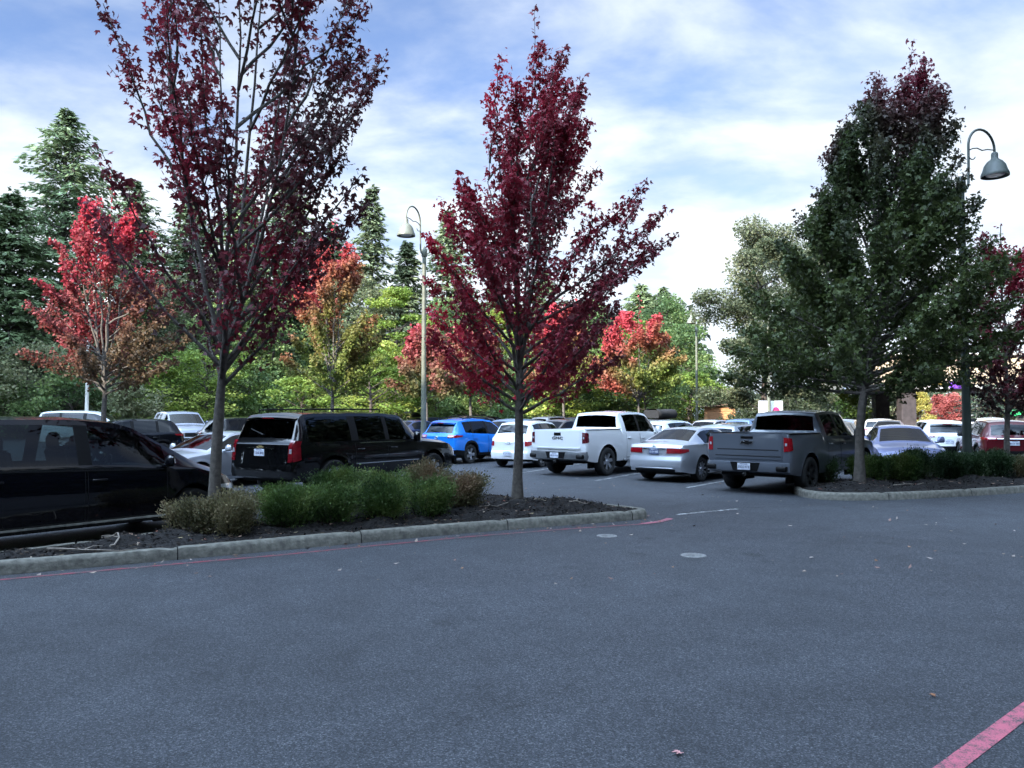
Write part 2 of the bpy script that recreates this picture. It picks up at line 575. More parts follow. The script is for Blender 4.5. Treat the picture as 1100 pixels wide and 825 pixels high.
def wheel_meshes(Rw, style):
    """tyre and rim outlines; the wheel lies on the y axis, outside = -y"""
    key = (round(Rw, 3), style)
    if key in wheel_meshes.cache: return wheel_meshes.cache[key]
    w = .11 if Rw < .38 else .14
    rr = Rw * (.66 if Rw < .38 else .62)
    t = MB()
    t.lathe([(rr, w * .86), (Rw * .9, w), (Rw * .975, w * .85), (Rw, w * .5), (Rw, -w * .5), (Rw * .975, -w * .85), (Rw * .9, -w), (rr + .012, -w * .93), (rr, -w * .85)], 32, 'y')
    r = MB()
    r.lathe([(rr + .004, -w * .9), (rr * .96, -w * .92), (rr * .92, -w * .8), (rr * .88, -w * .2), (rr * .3, w * .1), (0.001, w * .1)], 32, 'y', mi=1)
    ns = {'five': 5, 'six': 6, 'ten': 10}[style]
    for k in range(ns):
        a = 2 * math.pi * k / ns
        M = Matrix.Rotation(a, 4, 'Y')
        ww = {'five': .24, 'six': .2, 'ten': .11}[style] * rr
        o0 = -w * .88
        vs = [(-ww * .8, o0 + .02, rr * .12), (ww * .8, o0 + .02, rr * .12), (ww, o0, rr * .96), (-ww, o0, rr * .96),
              (-ww * .8, o0 + .07, rr * .12), (ww * .8, o0 + .07, rr * .12), (ww, o0 + .06, rr * .96), (-ww, o0 + .06, rr * .96)]
        r.add([M @ Vector(v) for v in vs], [[0, 1, 2, 3], [1, 5, 6, 2], [4, 0, 3, 7], [5, 4, 7, 6]])
    r.lathe([(rr * .24, -w * .6), (rr * .24, -w * .9), (rr * .12, -w * .96), (0.001, -w * .96)], 14, 'y')
    wheel_meshes.cache[key] = (t, r)
    return t, r
wheel_meshes.cache = {}


def car(kind, pnt, label, cat, loc=(0, 0, 0), heading=0.0, name=None, group=None, glassm=None, side_glass=None,
        rims='five', rim_mat=None, detail=2, head=None, tails=None, extras=(), zs=1.0, ls=1.0, roof_mat=None, seats=True, chrome=False, front_detail=True):
    spec = SPECS[kind]
    s = Shell(spec)
    root = thing(name or 'parked_car', label, cat, loc, heading, group)
    root.scale = (ls, ls, zs * ls)
    glassm = glassm or MID_GLASS; side_glass = side_glass or glassm
    bed = spec.get('bed')
    # ---- columns
    step = .05 if detail == 2 else .1
    xs = list(np.arange(-s.h + .3, s.h - .3, step))
    xs += [-s.h + .3 * (1 - math.cos(a)) for a in np.linspace(0, math.pi / 2, 7 if detail == 2 else 5)]
    xs += [s.h - .3 * (1 - math.cos(a)) for a in np.linspace(0, math.pi / 2, 7 if detail == 2 else 5)]
    keys = [v for w_ in spec['win'] for v in w_] + list(spec['ws']) + list(spec['rw'])
    for c in spec['wb']:
        ra = s.R + (.075 if s.R < .38 else .10)
        keys += [c - ra - .002, c + ra + .002] + [c + ra * math.cos(a) for a in np.linspace(.12, math.pi - .12, 15)]
    if bed: keys += [bed[0], bed[0] + .02, bed[1] - .02, bed[1], -.955, -.93, -.915, -.90, -.885, -.868, -.85, -.82]
    kk = sorted(set(round(k, 4) for k in keys))
    xs = sorted([x for x in xs if min(abs(x - k) for k in kk) > step * .35] + kk)
    xs = [x for i, x in enumerate(xs) if i == 0 or x - xs[i - 1] > .0015]
    nb = 8                                     # rows below the belt
    rows = []
    for x in xs:
        zl, zb = s.arch(x), s.belt_z(x)
        zl = min(zl, zb - .03)
        pts = []
        for r_ in range(nb + 1):
            z = zl + (zb - zl) * r_ / nb
            pts.append((x, s.side_y(x, z), z))
        ez, ey = max(s.edge_z(x), zb + .01), s.edge_y(x)
        by = pts[-1][1]
        for t in (.10, .5, .90, 1.0):
            bow = .018 * math.sin(math.pi * t) * min(1, (ez - zb) / .4)
            pts.append((x, by + (ey - by) * t + bow, zb + (ez - zb) * t))
        tz = max(s.top_z(x), ez)
        inb = bed and bed[0] < x < bed[1]
        zf = .95
        for f_ in (.94, .72, .38, 0):
            if inb:
                pts.append((x, ey * (.93 if f_ == .94 else f_), ez if f_ == .94 else zf))
            else:
                pts.append((x, ey * f_, ez + (tz - ez) * (1 - f_ * f_)))
        rows.append(pts)
    nr = len(rows[0])
    iw0, iw1 = nb + 1, nb + 3                  # window rows
    itop = nb + 4
    body, win_side, win_front, win_rear = MB(), [], MB(), MB()
    win_side = [[MB(), MB()] for _ in spec['win']]
    allv = []
    for pts in rows:
        allv.append([s.deform(p) for p in pts])
    V = []
    for c in allv:
        V += c + [(p[0], -p[1], p[2]) for p in c]
    body.v = V
    def idx(i, r_, sg): return i * 2 * nr + r_ + (nr if sg else 0)
    used = set()
    for i in range(len(xs) - 1):
        xm = (xs[i] + xs[i + 1]) / 2
        for r_ in range(nr - 1):
            for sg in (0, 1):
                q = [idx(i, r_, sg), idx(i + 1, r_, sg), idx(i + 1, r_ + 1, sg), idx(i, r_ + 1, sg)]
                if sg == 0: q = q[::-1]
                tgt, mi = None, 0
                if iw0 <= r_ < iw1:
                    hgt = s.edge_z(xm) - s.belt_z(xm)
                    for wi, (a, b) in enumerate(spec['win']):
                        if a < xm < b and hgt > .1: tgt = win_side[wi][sg]
                if r_ >= itop + 1 - 0 and r_ >= itop + 1:
                    pass
                if r_ >= itop + 1 and spec['ws'][0] < xm < spec['ws'][1]: tgt = win_front
                if r_ >= itop + 1 and spec['rw'][0] < xm < spec['rw'][1] and not (bed and xm < bed[1]): tgt = win_rear
                if r_ == itop and (spec['ws'][0] < xm < spec['ws'][1]): mi = 0
                if spec.get('clad') and r_ < 2: mi = 1
                if r_ < 1 and not spec.get('clad'): mi = 0
                if nb <= r_ < itop and tgt is None:
                    for a, b in zip(spec['win'][:-1], spec['win'][1:]):
                        if a[1] < xm < b[0] and r_ < itop - 0 and iw0 <= r_ < iw1: mi = 1
                if roof_mat and r_ >= itop and spec['rw'][1] < xm < spec['ws'][0]: mi = 2
                if tgt is None:
                    body.f.append(q); body.m.append(mi)
                else:
                    tgt.add([V[k] for k in q], [[0, 1, 2, 3]])
    # end caps, following the ring across the car
    for end in (0, len(xs) - 1):
        base = len(body.v)
        fr_ = [.94, .72, .38, 0, -.38, -.72, -.94]
        src = rows[end]
        nc = len(fr_) + 2
        grid = []
        for r_ in range(itop + 1):
            x, y, z = src[r_]
            line = [idx(end, r_, 0)]
            for k, f_ in enumerate(fr_):
                if r_ == itop:
                    j = itop + 1 + (k if k <= 3 else 6 - k)
                    line.append(idx(end, j, 0 if k <= 3 else 1))
                else:
                    body.v.append(s.deform((x, y * f_, z))); line.append(len(body.v) - 1)
            line.append(idx(end, r_, 1))
            grid.append(line)
        for r_ in range(itop):
            for k in range(nc - 1):
                q = [grid[r_][k], grid[r_][k + 1], grid[r_ + 1][k + 1], grid[r_ + 1][k]]
                body.f.append(q[::-1] if end == 0 else q)
                body.m.append(1 if spec.get('clad') and r_ < 3 else 0)
    mats = [pnt, BLACKP, roof_mat or pnt]
    body.build('body', mats, root, 38)
    for wi in range(len(spec['win'])):
        for sg in (0, 1):
            if win_side[wi][sg].f:
                g = side_glass if not (kind in ('minivan', 'large_suv', 'crossover', 'pickup') and wi < len(spec['win']) - 1) else (glassm if kind != 'minivan' else side_glass)
                win_side[wi][sg].weld().build('side_window', g, root, 60)
    win_front.weld().build('windscreen', CLEAR_GLASS if detail == 2 else MID_GLASS, root, 60)
    win_rear.weld().build('rear_window', glassm, root, 60)
    # ---- underbody and cabin
    u = MB()
    u.box((0, 0, s.sill + .12), (s.L - .5, s.W - .5, .30))
    for sg in (-1, 1):
        for c in spec['wb']:
            u.box((c, sg * (s.W / 2 - .36), s.R + .12), (s.R * 2 + .24, .06, s.R * 1.5))
    u.build('underbody', UNDER, root, 0)
    if detail == 2:
        cab = MB()
        x0 = spec['rw'][0] + .1 if not bed else -.7
        cab.box(((x0 + spec['ws'][1]) / 2 - .05, 0, .62), (spec['ws'][1] - x0 - .2, s.W - .3, .36))
        dx = spec['ws'][1] - .42
        cab.box((dx, 0, s.belt_z(dx) - .08), (.4, s.W - .34, .2), bev=.05)
        cab.build('cabin_trim', DARKIN, root, 0)
        if seats:
            rws = [(spec['ws'][0] - .72 + .25, 2), (spec['ws'][0] - (1.72 if kind not in ('sedan', 'retro_hatchback') else 1.42) + .25, 2)]
            if kind in ('minivan', 'large_suv'): rws.append((spec['ws'][0] - 2.55 + .2, 2))
            bz = s.belt_z(0)
            for xr_, n_ in rws:
                for sy in (-.38, .38):
                    st = MB()
                    st.box((xr_ + .2, sy, bz - .32), (.5, .5, .16), bev=.05)
                    st.box((0, 0, 0), (.14, .5, .62), bev=.05, M=Matrix.Translation((xr_ - .1, sy, bz - .02)) @ Matrix.Rotation(R(-14), 4, 'Y'))
                    st.box((xr_ - .2, sy, bz + (.36 if kind not in ('sedan', 'retro_hatchback') else .30)), (.1, .27, .2), bev=.04)
                    st.build('seat', SEATM, root, 40)
            sw = MB()
            M = Matrix.Translation((dx - .34, .38, bz - .02)) @ Matrix.Rotation(R(-65), 4, 'Y')
            sw.lathe([(.17 + .014 * math.cos(a), .014 * math.sin(a)) for a in np.linspace(0, 2 * math.pi, 7)], 18, M=M)
            sw.box((0, 0, 0), (.32, .05, .02), M=M)
            sw.build('steering_wheel', DARKIN, root, 50)
    # ---- wheels
    tmb, rmb = wheel_meshes(s.R, rims)
    if ('t', s.R, rims) not in car.cache:
        t0 = MB(); t0.v, t0.f, t0.m = tmb.v, tmb.f, tmb.m
    for x in spec['wb']:
        for sg in (-1, 1):
            key = ('t', s.R, rims, (rim_mat or RIM).name)
            if key not in car.cache:
                o = tmb.build('wheel', RUBBER, root, 40)
                r_ = rmb.build('rim', [rim_mat or RIM, UNDER], o, 35)
                car.cache[key] = (o.data, r_.data)
            else:
                o = link(bpy.data.objects.new('wheel', car.cache[key][0]), root)
                r_ = link(bpy.data.objects.new('rim', car.cache[key][1]), o)
            o.location = (x, sg * (s.W / 2 - .135), s.R)
            o.rotation_euler = (0, random.uniform(0, 6), 0 if sg < 0 else math.pi)
    # ---- doors with handles
    if detail == 2:
        for (a, b) in spec['doors']:
            for sg in (-1, 1):
                d = MB()
                n = 14
                cols = [a + .012 + (b - a - .024) * k / n for k in range(n + 1)]
                def zlow(x):
                    zz = s.sill + .10
                    for c in spec['wb']:
                        ra = s.R + .16
                        if abs(x - c) < ra: zz = max(zz, s.R + math.sqrt(ra * ra - (x - c) ** 2))
                    return min(zz, s.belt_z(x) - .12)
                m = 8
                pts = []
                for x in cols:
                    z0, z1 = zlow(x), s.belt_z(x) - .004
                    for k in range(m + 1):
                        pts.append(s.side_pt(x, z0 + (z1 - z0) * k / m, sg, .004))
                fs = []
                for i in range(n):
                    for k in range(m):
                        q = [i * (m + 1) + k, (i + 1) * (m + 1) + k, (i + 1) * (m + 1) + k + 1, i * (m + 1) + k + 1]
                        fs.append(q if sg < 0 else q[::-1])
                d.add(pts, fs, 0)
                # the dark gap round the door
                path = [(x, zlow(x)) for x in cols] + [(cols[-1], s.belt_z(cols[-1]) - .004)]
                path = [(cols[0], s.belt_z(cols[0]) - .004)] + path
                path = [(cols[0], zlow(cols[0]) + (s.belt_z(cols[0]) - zlow(cols[0])) * k / 6) for k in (6, 5, 4, 3, 2, 1)] + [(x, zlow(x)) for x in cols] + [(cols[-1], zlow(cols[-1]) + (s.belt_z(cols[-1]) - zlow(cols[-1])) * k / 6) for k in (1, 2, 3, 4, 5, 6)]
                cx = (a + b) / 2; cz = .7
                g = []
                for (x, z) in path:
                    dxx = .009 if x > cx else -.009
                    dzz = -.009 if z < s.sill + .13 else 0
                    if abs(x - cols[0]) > .01 and abs(x - cols[-1]) > .01: dxx, dzz = 0, -.010
                    g.append(s.side_pt(x, z, sg, .0055)); g.append(s.side_pt(x + dxx, z + dzz, sg, .0055))
                d.add(g, [[2 * i, 2 * i + 1, 2 * i + 3, 2 * i + 2] for i in range(len(path) - 1)], 1)
                do = d.build('door', [pnt, SEAM], root, 50)
                hm = MB()
                hx = a + .16; hz = s.belt_z(hx) - .13
                p = Vector(s.side_pt(hx, hz, sg, .02))
                hm.box(p, (.20, .03, .028), bev=.008)
                hm.build('handle', CHROME if chrome else pnt, do, 40)
        for sg in (-1, 1):
            mm = MB()
            mx = spec['win'][-1][1] - .02
            mz = s.belt_z(mx) + .10
            my = s.side_y(mx, mz - .12)
            hgt = .17 if s.R < .38 else .26
            mm.box((mx, sg * (my + .12), mz + .02), (.11, .20, hgt), bev=.04, taper=(.85, .9))
            mm.box((mx, sg * (my + .0), mz - .05), (.07, .14, .05), bev=.01)
            mm.build('wing_mirror', pnt if not spec.get('clad') else BLACKP, root, 40)
    # ---- lamps
    y0, y1, z0, z1 = spec['tail']
    for sg in (-1, 1):
        tl = MB()
        lens = tails or REDLENS
        we = s.side_y(-s.h, z0) * .995
        y1c = min(y1, we)
        a, b = (y0, y1c)
        s.patch(tl, 'rear', [(sg * a, z0), (sg * b, z0 + .01), (sg * b, z1 - .01), (sg * a, z1)], .012, (5, 4), thick=.03)
        sx = {'pickup': .12, 'large_suv': .16, 'minivan': .22, 'crossover': .42, 'sedan': .26, 'retro_hatchback': .16}[kind]
        s.patch(tl, 'sider', [(sx, z0 + (z1 - z0) * (.12 if kind in ('pickup', 'large_suv') else .4)), (0, z0 + .01), (0, z1 - .01), (sx, z1 - .02)], .010, (6, 4), thick=.03, sg=sg)
        to = tl.build('tail_lamp', lens, root, 40)
        if detail == 2 and kind in ('large_suv', 'pickup', 'sedan', 'crossover'):
            w = MB()
            zz = (z0 + z1) / 2
            hh = {'large_suv': .05, 'crossover': .016}.get(kind, .03)
            s.patch(w, 'rear', [(sg * (a + .03), zz - hh), (sg * (b - .03), zz - hh), (sg * (b - .03), zz + hh), (sg * (a + .03), zz + hh)], .018, (4, 2), thick=.01)
            w.build('reversing_lens', CLEARLENS if kind != 'sedan' else REDLENS, to, 40)
        hl = MB()
        fz = {'pickup': (.86, 1.06), 'large_suv': (.82, 1.02), 'minivan': (.62, .80), 'crossover': (.70, .84), 'sedan': (.60, .74), 'retro_hatchback': (.60, .76)}[kind]
        fw = s.side_y(s.h, fz[0]) * .99
        fz1 = min(fz[1], s.edge_z(s.h) - .0)
        fi = fw * {'pickup': .70, 'large_suv': .68}.get(kind, .5)
        if fz1 - fz[0] > .04:
            s.patch(hl, 'front', [(sg * fi, fz[0] + .02), (sg * fw, fz[0]), (sg * fw, fz1), (sg * fi, fz1 - .01)], .010, (5, 3), thick=.03)
        hx = {'pickup': .2, 'large_suv': .28, 'minivan': .42, 'sedan': .4, 'crossover': .4, 'retro_hatchback': .1}[kind]
        s.patch(hl, 'sidef', [(0, fz[0]), (hx * .8, fz[0] + .05), (hx, fz1), (0, fz1)], .008, (8, 3), thick=.03, sg=sg)
        hl.build('headlight', head or CLEARLENS, root, 40)
    # ---- grille, plates
    if front_detail:
        gm = MB()
        gz0, gz1, gw = {'pickup': (.66, 1.04, .62), 'large_suv': (.74, 1.0, .58), 'minivan': (.55, .68, .4), 'crossover': (.42, .7, .45), 'sedan': (.45, .62, .42), 'retro_hatchback': (.4, .6, .3)}[kind]
        gz1 = min(gz1, s.edge_z(s.h) - .015)
        s.patch(gm, 'front', [(-gw, gz0), (gw, gz0), (gw, gz1), (-gw, gz1)], .008, (8, 3), mi=0, thick=.02)
        nbars = 4 if kind in ('pickup', 'large_suv') else 3
        for k in range(nbars):
            z = gz0 + (gz1 - gz0) * (k + .5) / nbars
            s.patch(gm, 'front', [(-gw + .01, z - .011), (gw - .01, z - .011), (gw - .01, z + .011), (-gw + .01, z + .011)], .024, (8, 1), mi=1, thick=.02)
        gm.build('grille', [BLACKP, CHROME], root, 40)
        lo = MB()
        s.patch(lo, 'front', [(-.7, s.sill + .04), (.7, s.sill + .04), (.66, s.sill + .17), (-.66, s.sill + .17)], .008, (8, 2), thick=.02)
        lo.build('bumper_intake', BLACKP, root, 40)
    if kind in ('pickup', 'large_suv'):
        # front and rear bumpers of their own, wrapping the corners
        for end in (0, 1):
            bm_ = MB()
            zl, zh = (.52, .74) if end == 0 else (.48, .70)
            if kind == 'large_suv' and end == 0: zl, zh = .44, .72
            pr = .13 if (kind == 'pickup' and end == 0) else .05
            w = s.W / 2 - .02
            ys = np.linspace(-w, w, 17)
            prof = [(pr - .08, zl - .03), (pr - .01, zl), (pr, zl + .05), (pr, zh - .05), (pr - .015, zh), (-.1, zh + .003)]
            pts = []
            sgx = -1 if end == 0 else 1
            for yi in ys:
                cornr = .10 * max(0, (abs(yi) / w - .78) / .22) ** 2
                for o_, z in prof:
                    p = s.rear_pt(yi, .8, 0) if end == 0 else s.front_pt(yi, .6, 0)
                    pts.append((p[0] + sgx * (o_ - cornr), yi, z))
            npf = len(prof)
            fs = []
            for i in range(len(ys) - 1):
                for k in range(npf - 1):
                    q = [i * npf + k, (i + 1) * npf + k, (i + 1) * npf + k + 1, i * npf + k + 1]
                    fs.append(q if end == 1 else q[::-1])
            # close the ends with short returns
            for e0 in (0, len(ys) - 1):
                fs.append([e0 * npf + k for k in range(npf)])
            bm_.add(pts, fs, 0)
            mt = extras_get(extras, 'bumper') or pnt
            if end == 1: mt = extras_get(extras, 'front_bumper') or mt
            bo = bm_.build('bumper', mt, root, 35)
            if end == 0 and kind == 'pickup':
                for sgn in (-1, 1):
                    st = MB()
                    px = s.rear_pt(0, .8)[0] - pr + .06
                    st.box((px, sgn * (w - .16), .60), (.14, .24, .12), bev=.02)
                    st.build('corner_step', BLACKP, bo, 40)
                dp = MB()
                px = s.rear_pt(0, .8)[0] - pr - .004
                dp.plate([(-.30, -.09), (.30, -.09), (.36, .10), (-.36, .10)], .02, Matrix.Translation((px, 0, .625)) @ Matrix.Rotation(R(-90), 4, 'Z'))
                dp.build('plate_recess', BLACKP, bo, 0)
                hi = MB()
                hi.box((px + .06, 0, .46), (.16, .09, .09), bev=.01)
                hi.tube([(px + .1, 0, .44), (px - .06, 0, .42), (px - .08, 0, .47)], .028, 8)
                hi.build('tow_hitch', UNDER, root, 40)
    for ex in extras:
        if callable(ex[1]): ex[1](s, root, pnt)
    return root, s
car.cache = {}


def extras_get(extras, key):
    for k, v in extras:
        if k == key and not callable(v): return v
    return None


# ---- details fixed to particular vehicles
def rear_M(s, y, z, off):
    p = s.rear_pt(y, z, off)
    # text lies in local XY facing +Z -> face rearwards (-x), reading from the left when seen from behind
    M = Matrix.Translation(p) @ Matrix(((0, 0, -1, 0), (-1, 0, 0, 0), (0, 1, 0, 0), (0, 0, 0, 1)))
    return M


def plate(z, m=None, txt=None, off=.02, w=.305, h=.152, end='rear', ink=None, surround=None):
    def f(s, root, pnt):
        p = s.rear_pt(0, z, off) if end == 'rear' else s.front_pt(0, z, off)
        mb = MB()
        mb.box(p, (.012, w, h), bev=.003)
        o = mb.build('number_plate', m or PLATEW, root, 30)
        rg = random.Random(int(z * 1000) + int(s.L * 100))
        q = MB()
        xx = p[0] + (-.0068 if end == 'rear' else .0068)
        for k in range(7):
            yc = -.115 + .0385 * k + (.006 if k > 2 else -.006)
            for st in rg.sample(range(6), 4):   # worn strokes, too small to read
                dy, dz, hw, hh = [(-.009, 0, .003, .028), (.009, 0, .003, .028), (0, .025, .010, .0035), (0, -.025, .010, .0035), (0, 0, .010, .0035), (0, 0, .003, .026)][st]
                q.box((xx, yc + dy, p[2] - .008 + dz), (.002, hw * 2, hh * 2))
        q.box((xx, 0, p[2] + .058), (.002, .18, .014))
        q.build('plate_marks', ink or (INKDARK if m is not PLATED else PLATEW), o, 0)
        if txt:
            if end == 'rear':
                M = Matrix.Translation((p[0] - .007, p[1], p[2])) @ Matrix(((0, 0, -1, 0), (-1, 0, 0, 0), (0, 1, 0, 0), (0, 0, 0, 1)))
            else:
                M = Matrix.Translation((p[0] + .007, p[1], p[2])) @ Matrix(((0, 0, 1, 0), (1, 0, 0, 0), (0, 1, 0, 0), (0, 0, 0, 1)))
            text_mesh(txt, .085, ink or INKDARK, o, M, 'plate_lettering', .0015, .95)
    return ('plate', f)


def bowtie(z, w, m, border=None, off=.014):
    def f(s, root, pnt):
        h = w * .32
        out = [(-.5, -.18), (-.42, .30), (-.2, .30), (-.2, .5), (.2, .5), (.2, .30), (.42, .30), (.5, -.18 + .36 - .12), (.42, -.30), (.2, -.30), (.2, -.5), (-.2, -.5), (-.2, -.30), (-.42, -.30)]
        out = [(-.5, -.30), (-.42, .30), (-.17, .30), (-.17, .5), (.17, .5), (.17, .30), (.5, .30), (.42, -.30), (.17, -.30), (.17, -.5), (-.17, -.5), (-.17, -.30)]
        p = s.rear_pt(0, z, off)
        M = Matrix.Translation(p) @ Matrix.Rotation(R(-90), 4, 'Z')
        mb = MB()
        if border:
            mb.plate([(x * w * 1.12, y * h * 1.3) for x, y in out][::-1], .01, Matrix.Translation((.004, 0, 0)) @ M, 1)
        mb.plate([(x * w, y * h) for x, y in out][::-1], .012, Matrix.Translation((-.003, 0, 0)) @ M, 0)
        mb.build('emblem', [m, border or m], root, 0)
    return ('emblem', f)


def oval_emblem(z, w, h, m=None, end='rear', kind='rings', off=.02):
    def f(s, root, pnt):
        p = s.rear_pt(0, z, off) if end == 'rear' else s.front_pt(0, z, off)
        mb = MB()
        def ring(a, b, cz, t):
            path = [(p[0], p[1] + a * math.cos(k), p[2] + cz + b * math.sin(k)) for k in np.linspace(0, 2 * math.pi, 25)]
            mb.tube(path, t, 6, cap=False)
        if kind == 'rings':
            ring(w / 2, h / 2, 0, h * .06); ring(w * .15, h * .42, 0, h * .05); ring(w * .33, h * .18, h * .22, h * .05)
        elif kind == 'h':
            ring(w / 2, h / 2, 0, h * .05)
            mb.box((p[0], p[1] - w * .2, p[2]), (.01, w * .1, h * .7)); mb.box((p[0], p[1] + w * .2, p[2]), (.01, w * .1, h * .7)); mb.box((p[0], p[1], p[2]), (.01, w * .4, h * .12))
        elif kind == 'wings':
            ring(h / 2, h / 2, 0, h * .07)
            for sg in (-1, 1):
                mb.box((p[0], p[1] + sg * w * .3, p[2] + h * .12), (.012, w * .4, h * .12), bev=.003)
                mb.box((p[0], p[1] + sg * w * .25, p[2] - h * .1), (.012, w * .28, h * .1), bev=.003)
        mb.build('emblem', m or CHROME, root, 40)
    return ('emblem', f)


def lettering(txt, z, size, m, y=0.0, off=.012, sx=1.3):
    def f(s, root, pnt):
        text_mesh(txt, size, m, root, rear_M(s, y, z, off), 'lettering', .006, sx)
    return ('lettering', f)


def rear_panel(name, quad, m, off=.004, thick=.02, n=(8, 3), child=None):
    def f(s, root, pnt):
        mb = MB()
        s.patch(mb, 'rear', quad, off, n, thick=thick)
        mb.build(name, m or pnt, root, 40)
    return (name, f)


def side_strip(name, x0, x1, zf, hgt, m, off=.012, sgs=(-1, 1), n=24):
    """strip along the side; zf(s,x) gives its lower edge"""
    def f(s, root, pnt):
        for sg in sgs:
            mb = MB()
            pts, fs = [], []
            for k in range(n + 1):
                x = x0 + (x1 - x0) * k / n
                z = zf(s, x)
                for dz, o in ((0, .0), (0, off), (hgt, off), (hgt, .0)):
                    pts.append(s.side_pt(x, z + dz, sg, o))
            for k in range(n):
                for j in range(3):
                    q = [4 * k + j, 4 * k + 4 + j, 4 * k + 5 + j, 4 * k + 1 + j]
                    fs.append(q if sg < 0 else q[::-1])
            mb.add(pts, fs)
            mb.build(name, m, root, 40)
    return (name, f)


def roof_rails(x0, x1, m=None, y=.62, hgt=.05):
    def f(s, root, pnt):
        for sg in (-1, 1):
            mb = MB()
            yy = min(y, s.edge_y((x0 + x1) / 2) - .05)
            path = [(x0, sg * yy, s.top_z(x0) - .02)] + [(x0 + (x1 - x0) * k / 8, sg * yy, s.top_z(x0 + (x1 - x0) * k / 8) + hgt - .02) for k in range(9)] + [(x1, sg * yy, s.top_z(x1) - .02)]
            mb.tube(path, .018, 6)
            mb.build('roof_rail', m or BLACKP, root, 50)
    return ('rails', f)


def wiper():
    def f(s, root, pnt):
        mb = MB()
        x = s.rw[0] + .03
        z = s.top_z(x)
        p0 = s.deform((x, 0, z)); x2 = x + .06; p1 = s.deform((x2, .45, s.top_z(x2)))
        mb.tube([(p0[0] - .03, 0, p0[2]), (p1[0] - .03, .45, p1[2])], [.016, .009], 6)
        mb.build('rear_wiper', BLACKP, root, 50)
    return ('wiper', f)


def spoiler(depth=.16, lamp=True):
    def f(s, root, pnt):
        x = s.rw[1] + .05
        w = s.edge_y(x) * .97
        z = s.top_z(x)
        mb = MB()
        def P(u, v):
            y = (-1 + 2 * u) * w
            q = (1 - (y / w) ** 2) * .05
            return s.deform((x + .06 - depth * v - q * v, y, z + .012 - .05 * v - (y / w) ** 2 * .035))
        mb.grid(P, 10, 3)
        def Q(u, v):
            p = P(u, 1 - v); return (p[0], p[1], p[2] - .035 * (1 - v) - .012)
        mb.grid(Q, 10, 2)
        o = mb.build('roof_spoiler', pnt, root, 40)
        if lamp:
            lm = MB()
            p = P(.5, 1)
            lm.box((p[0] + .004, 0, p[2] - .02), (.02, .32, .022))
            lm.build('brake_lamp', REDLENS, o, 0)
    return ('spoiler', f)
# ------------------------------------------------------------------ plants
BARK = mat('maple_bark', (.11, .095, .08), .9, noise=.35, scale=14, bump=.6, bscale=30)
BARKD = mat('dark_bark', (.07, .055, .045), .95, noise=.35, scale=6, bump=.6, bscale=20)
LEAF = leaf_mat('broad_leaf', .5, .38)
LEAFB = leaf_mat('far_leaf', .6, .42)
NEEDLE = leaf_mat('needle_spray', .65, .22)
BUSHL = leaf_mat('bush_leaf', .55, .25)


def norm(a):
    return a / np.maximum(np.linalg.norm(a, axis=1, keepdims=True), 1e-9)


def kites(P, D, S, size, width=.6, fold=0.15, rng=RNG):
    """one folded-diamond leaf per point: base P, pointing D, side S"""
    Nn = np.cross(D, S)
    L = size[:, None]
    a = P
    b = P + D * L * .45 + S * L * width * .5 + Nn * L * fold
    c = P + D * L
    d = P + D * L * .45 - S * L * width * .5 + Nn * L * fold
    return np.stack([a, b, c, d], axis=1).reshape(-1, 3)


def lobed(P, D, S, size):
    """a maple leaf: three pointed lobes from the stalk"""
    out = []
    for ang, k in ((0, 1.0), (.95, .78), (-.95, .78)):
        D2 = D * math.cos(ang) + S * math.sin(ang)
        S2 = -D * math.sin(ang) + S * math.cos(ang)
        out.append(kites(P, D2, S2, size * k, .5, .06).reshape(-1, 4, 3))
    return np.stack(out, axis=1).reshape(-1, 3)


def bez(p0, p1, p2, n):
    return [p0 * (1 - t) ** 2 + p1 * 2 * t * (1 - t) + p2 * t * t for t in np.linspace(0, 1, n)]


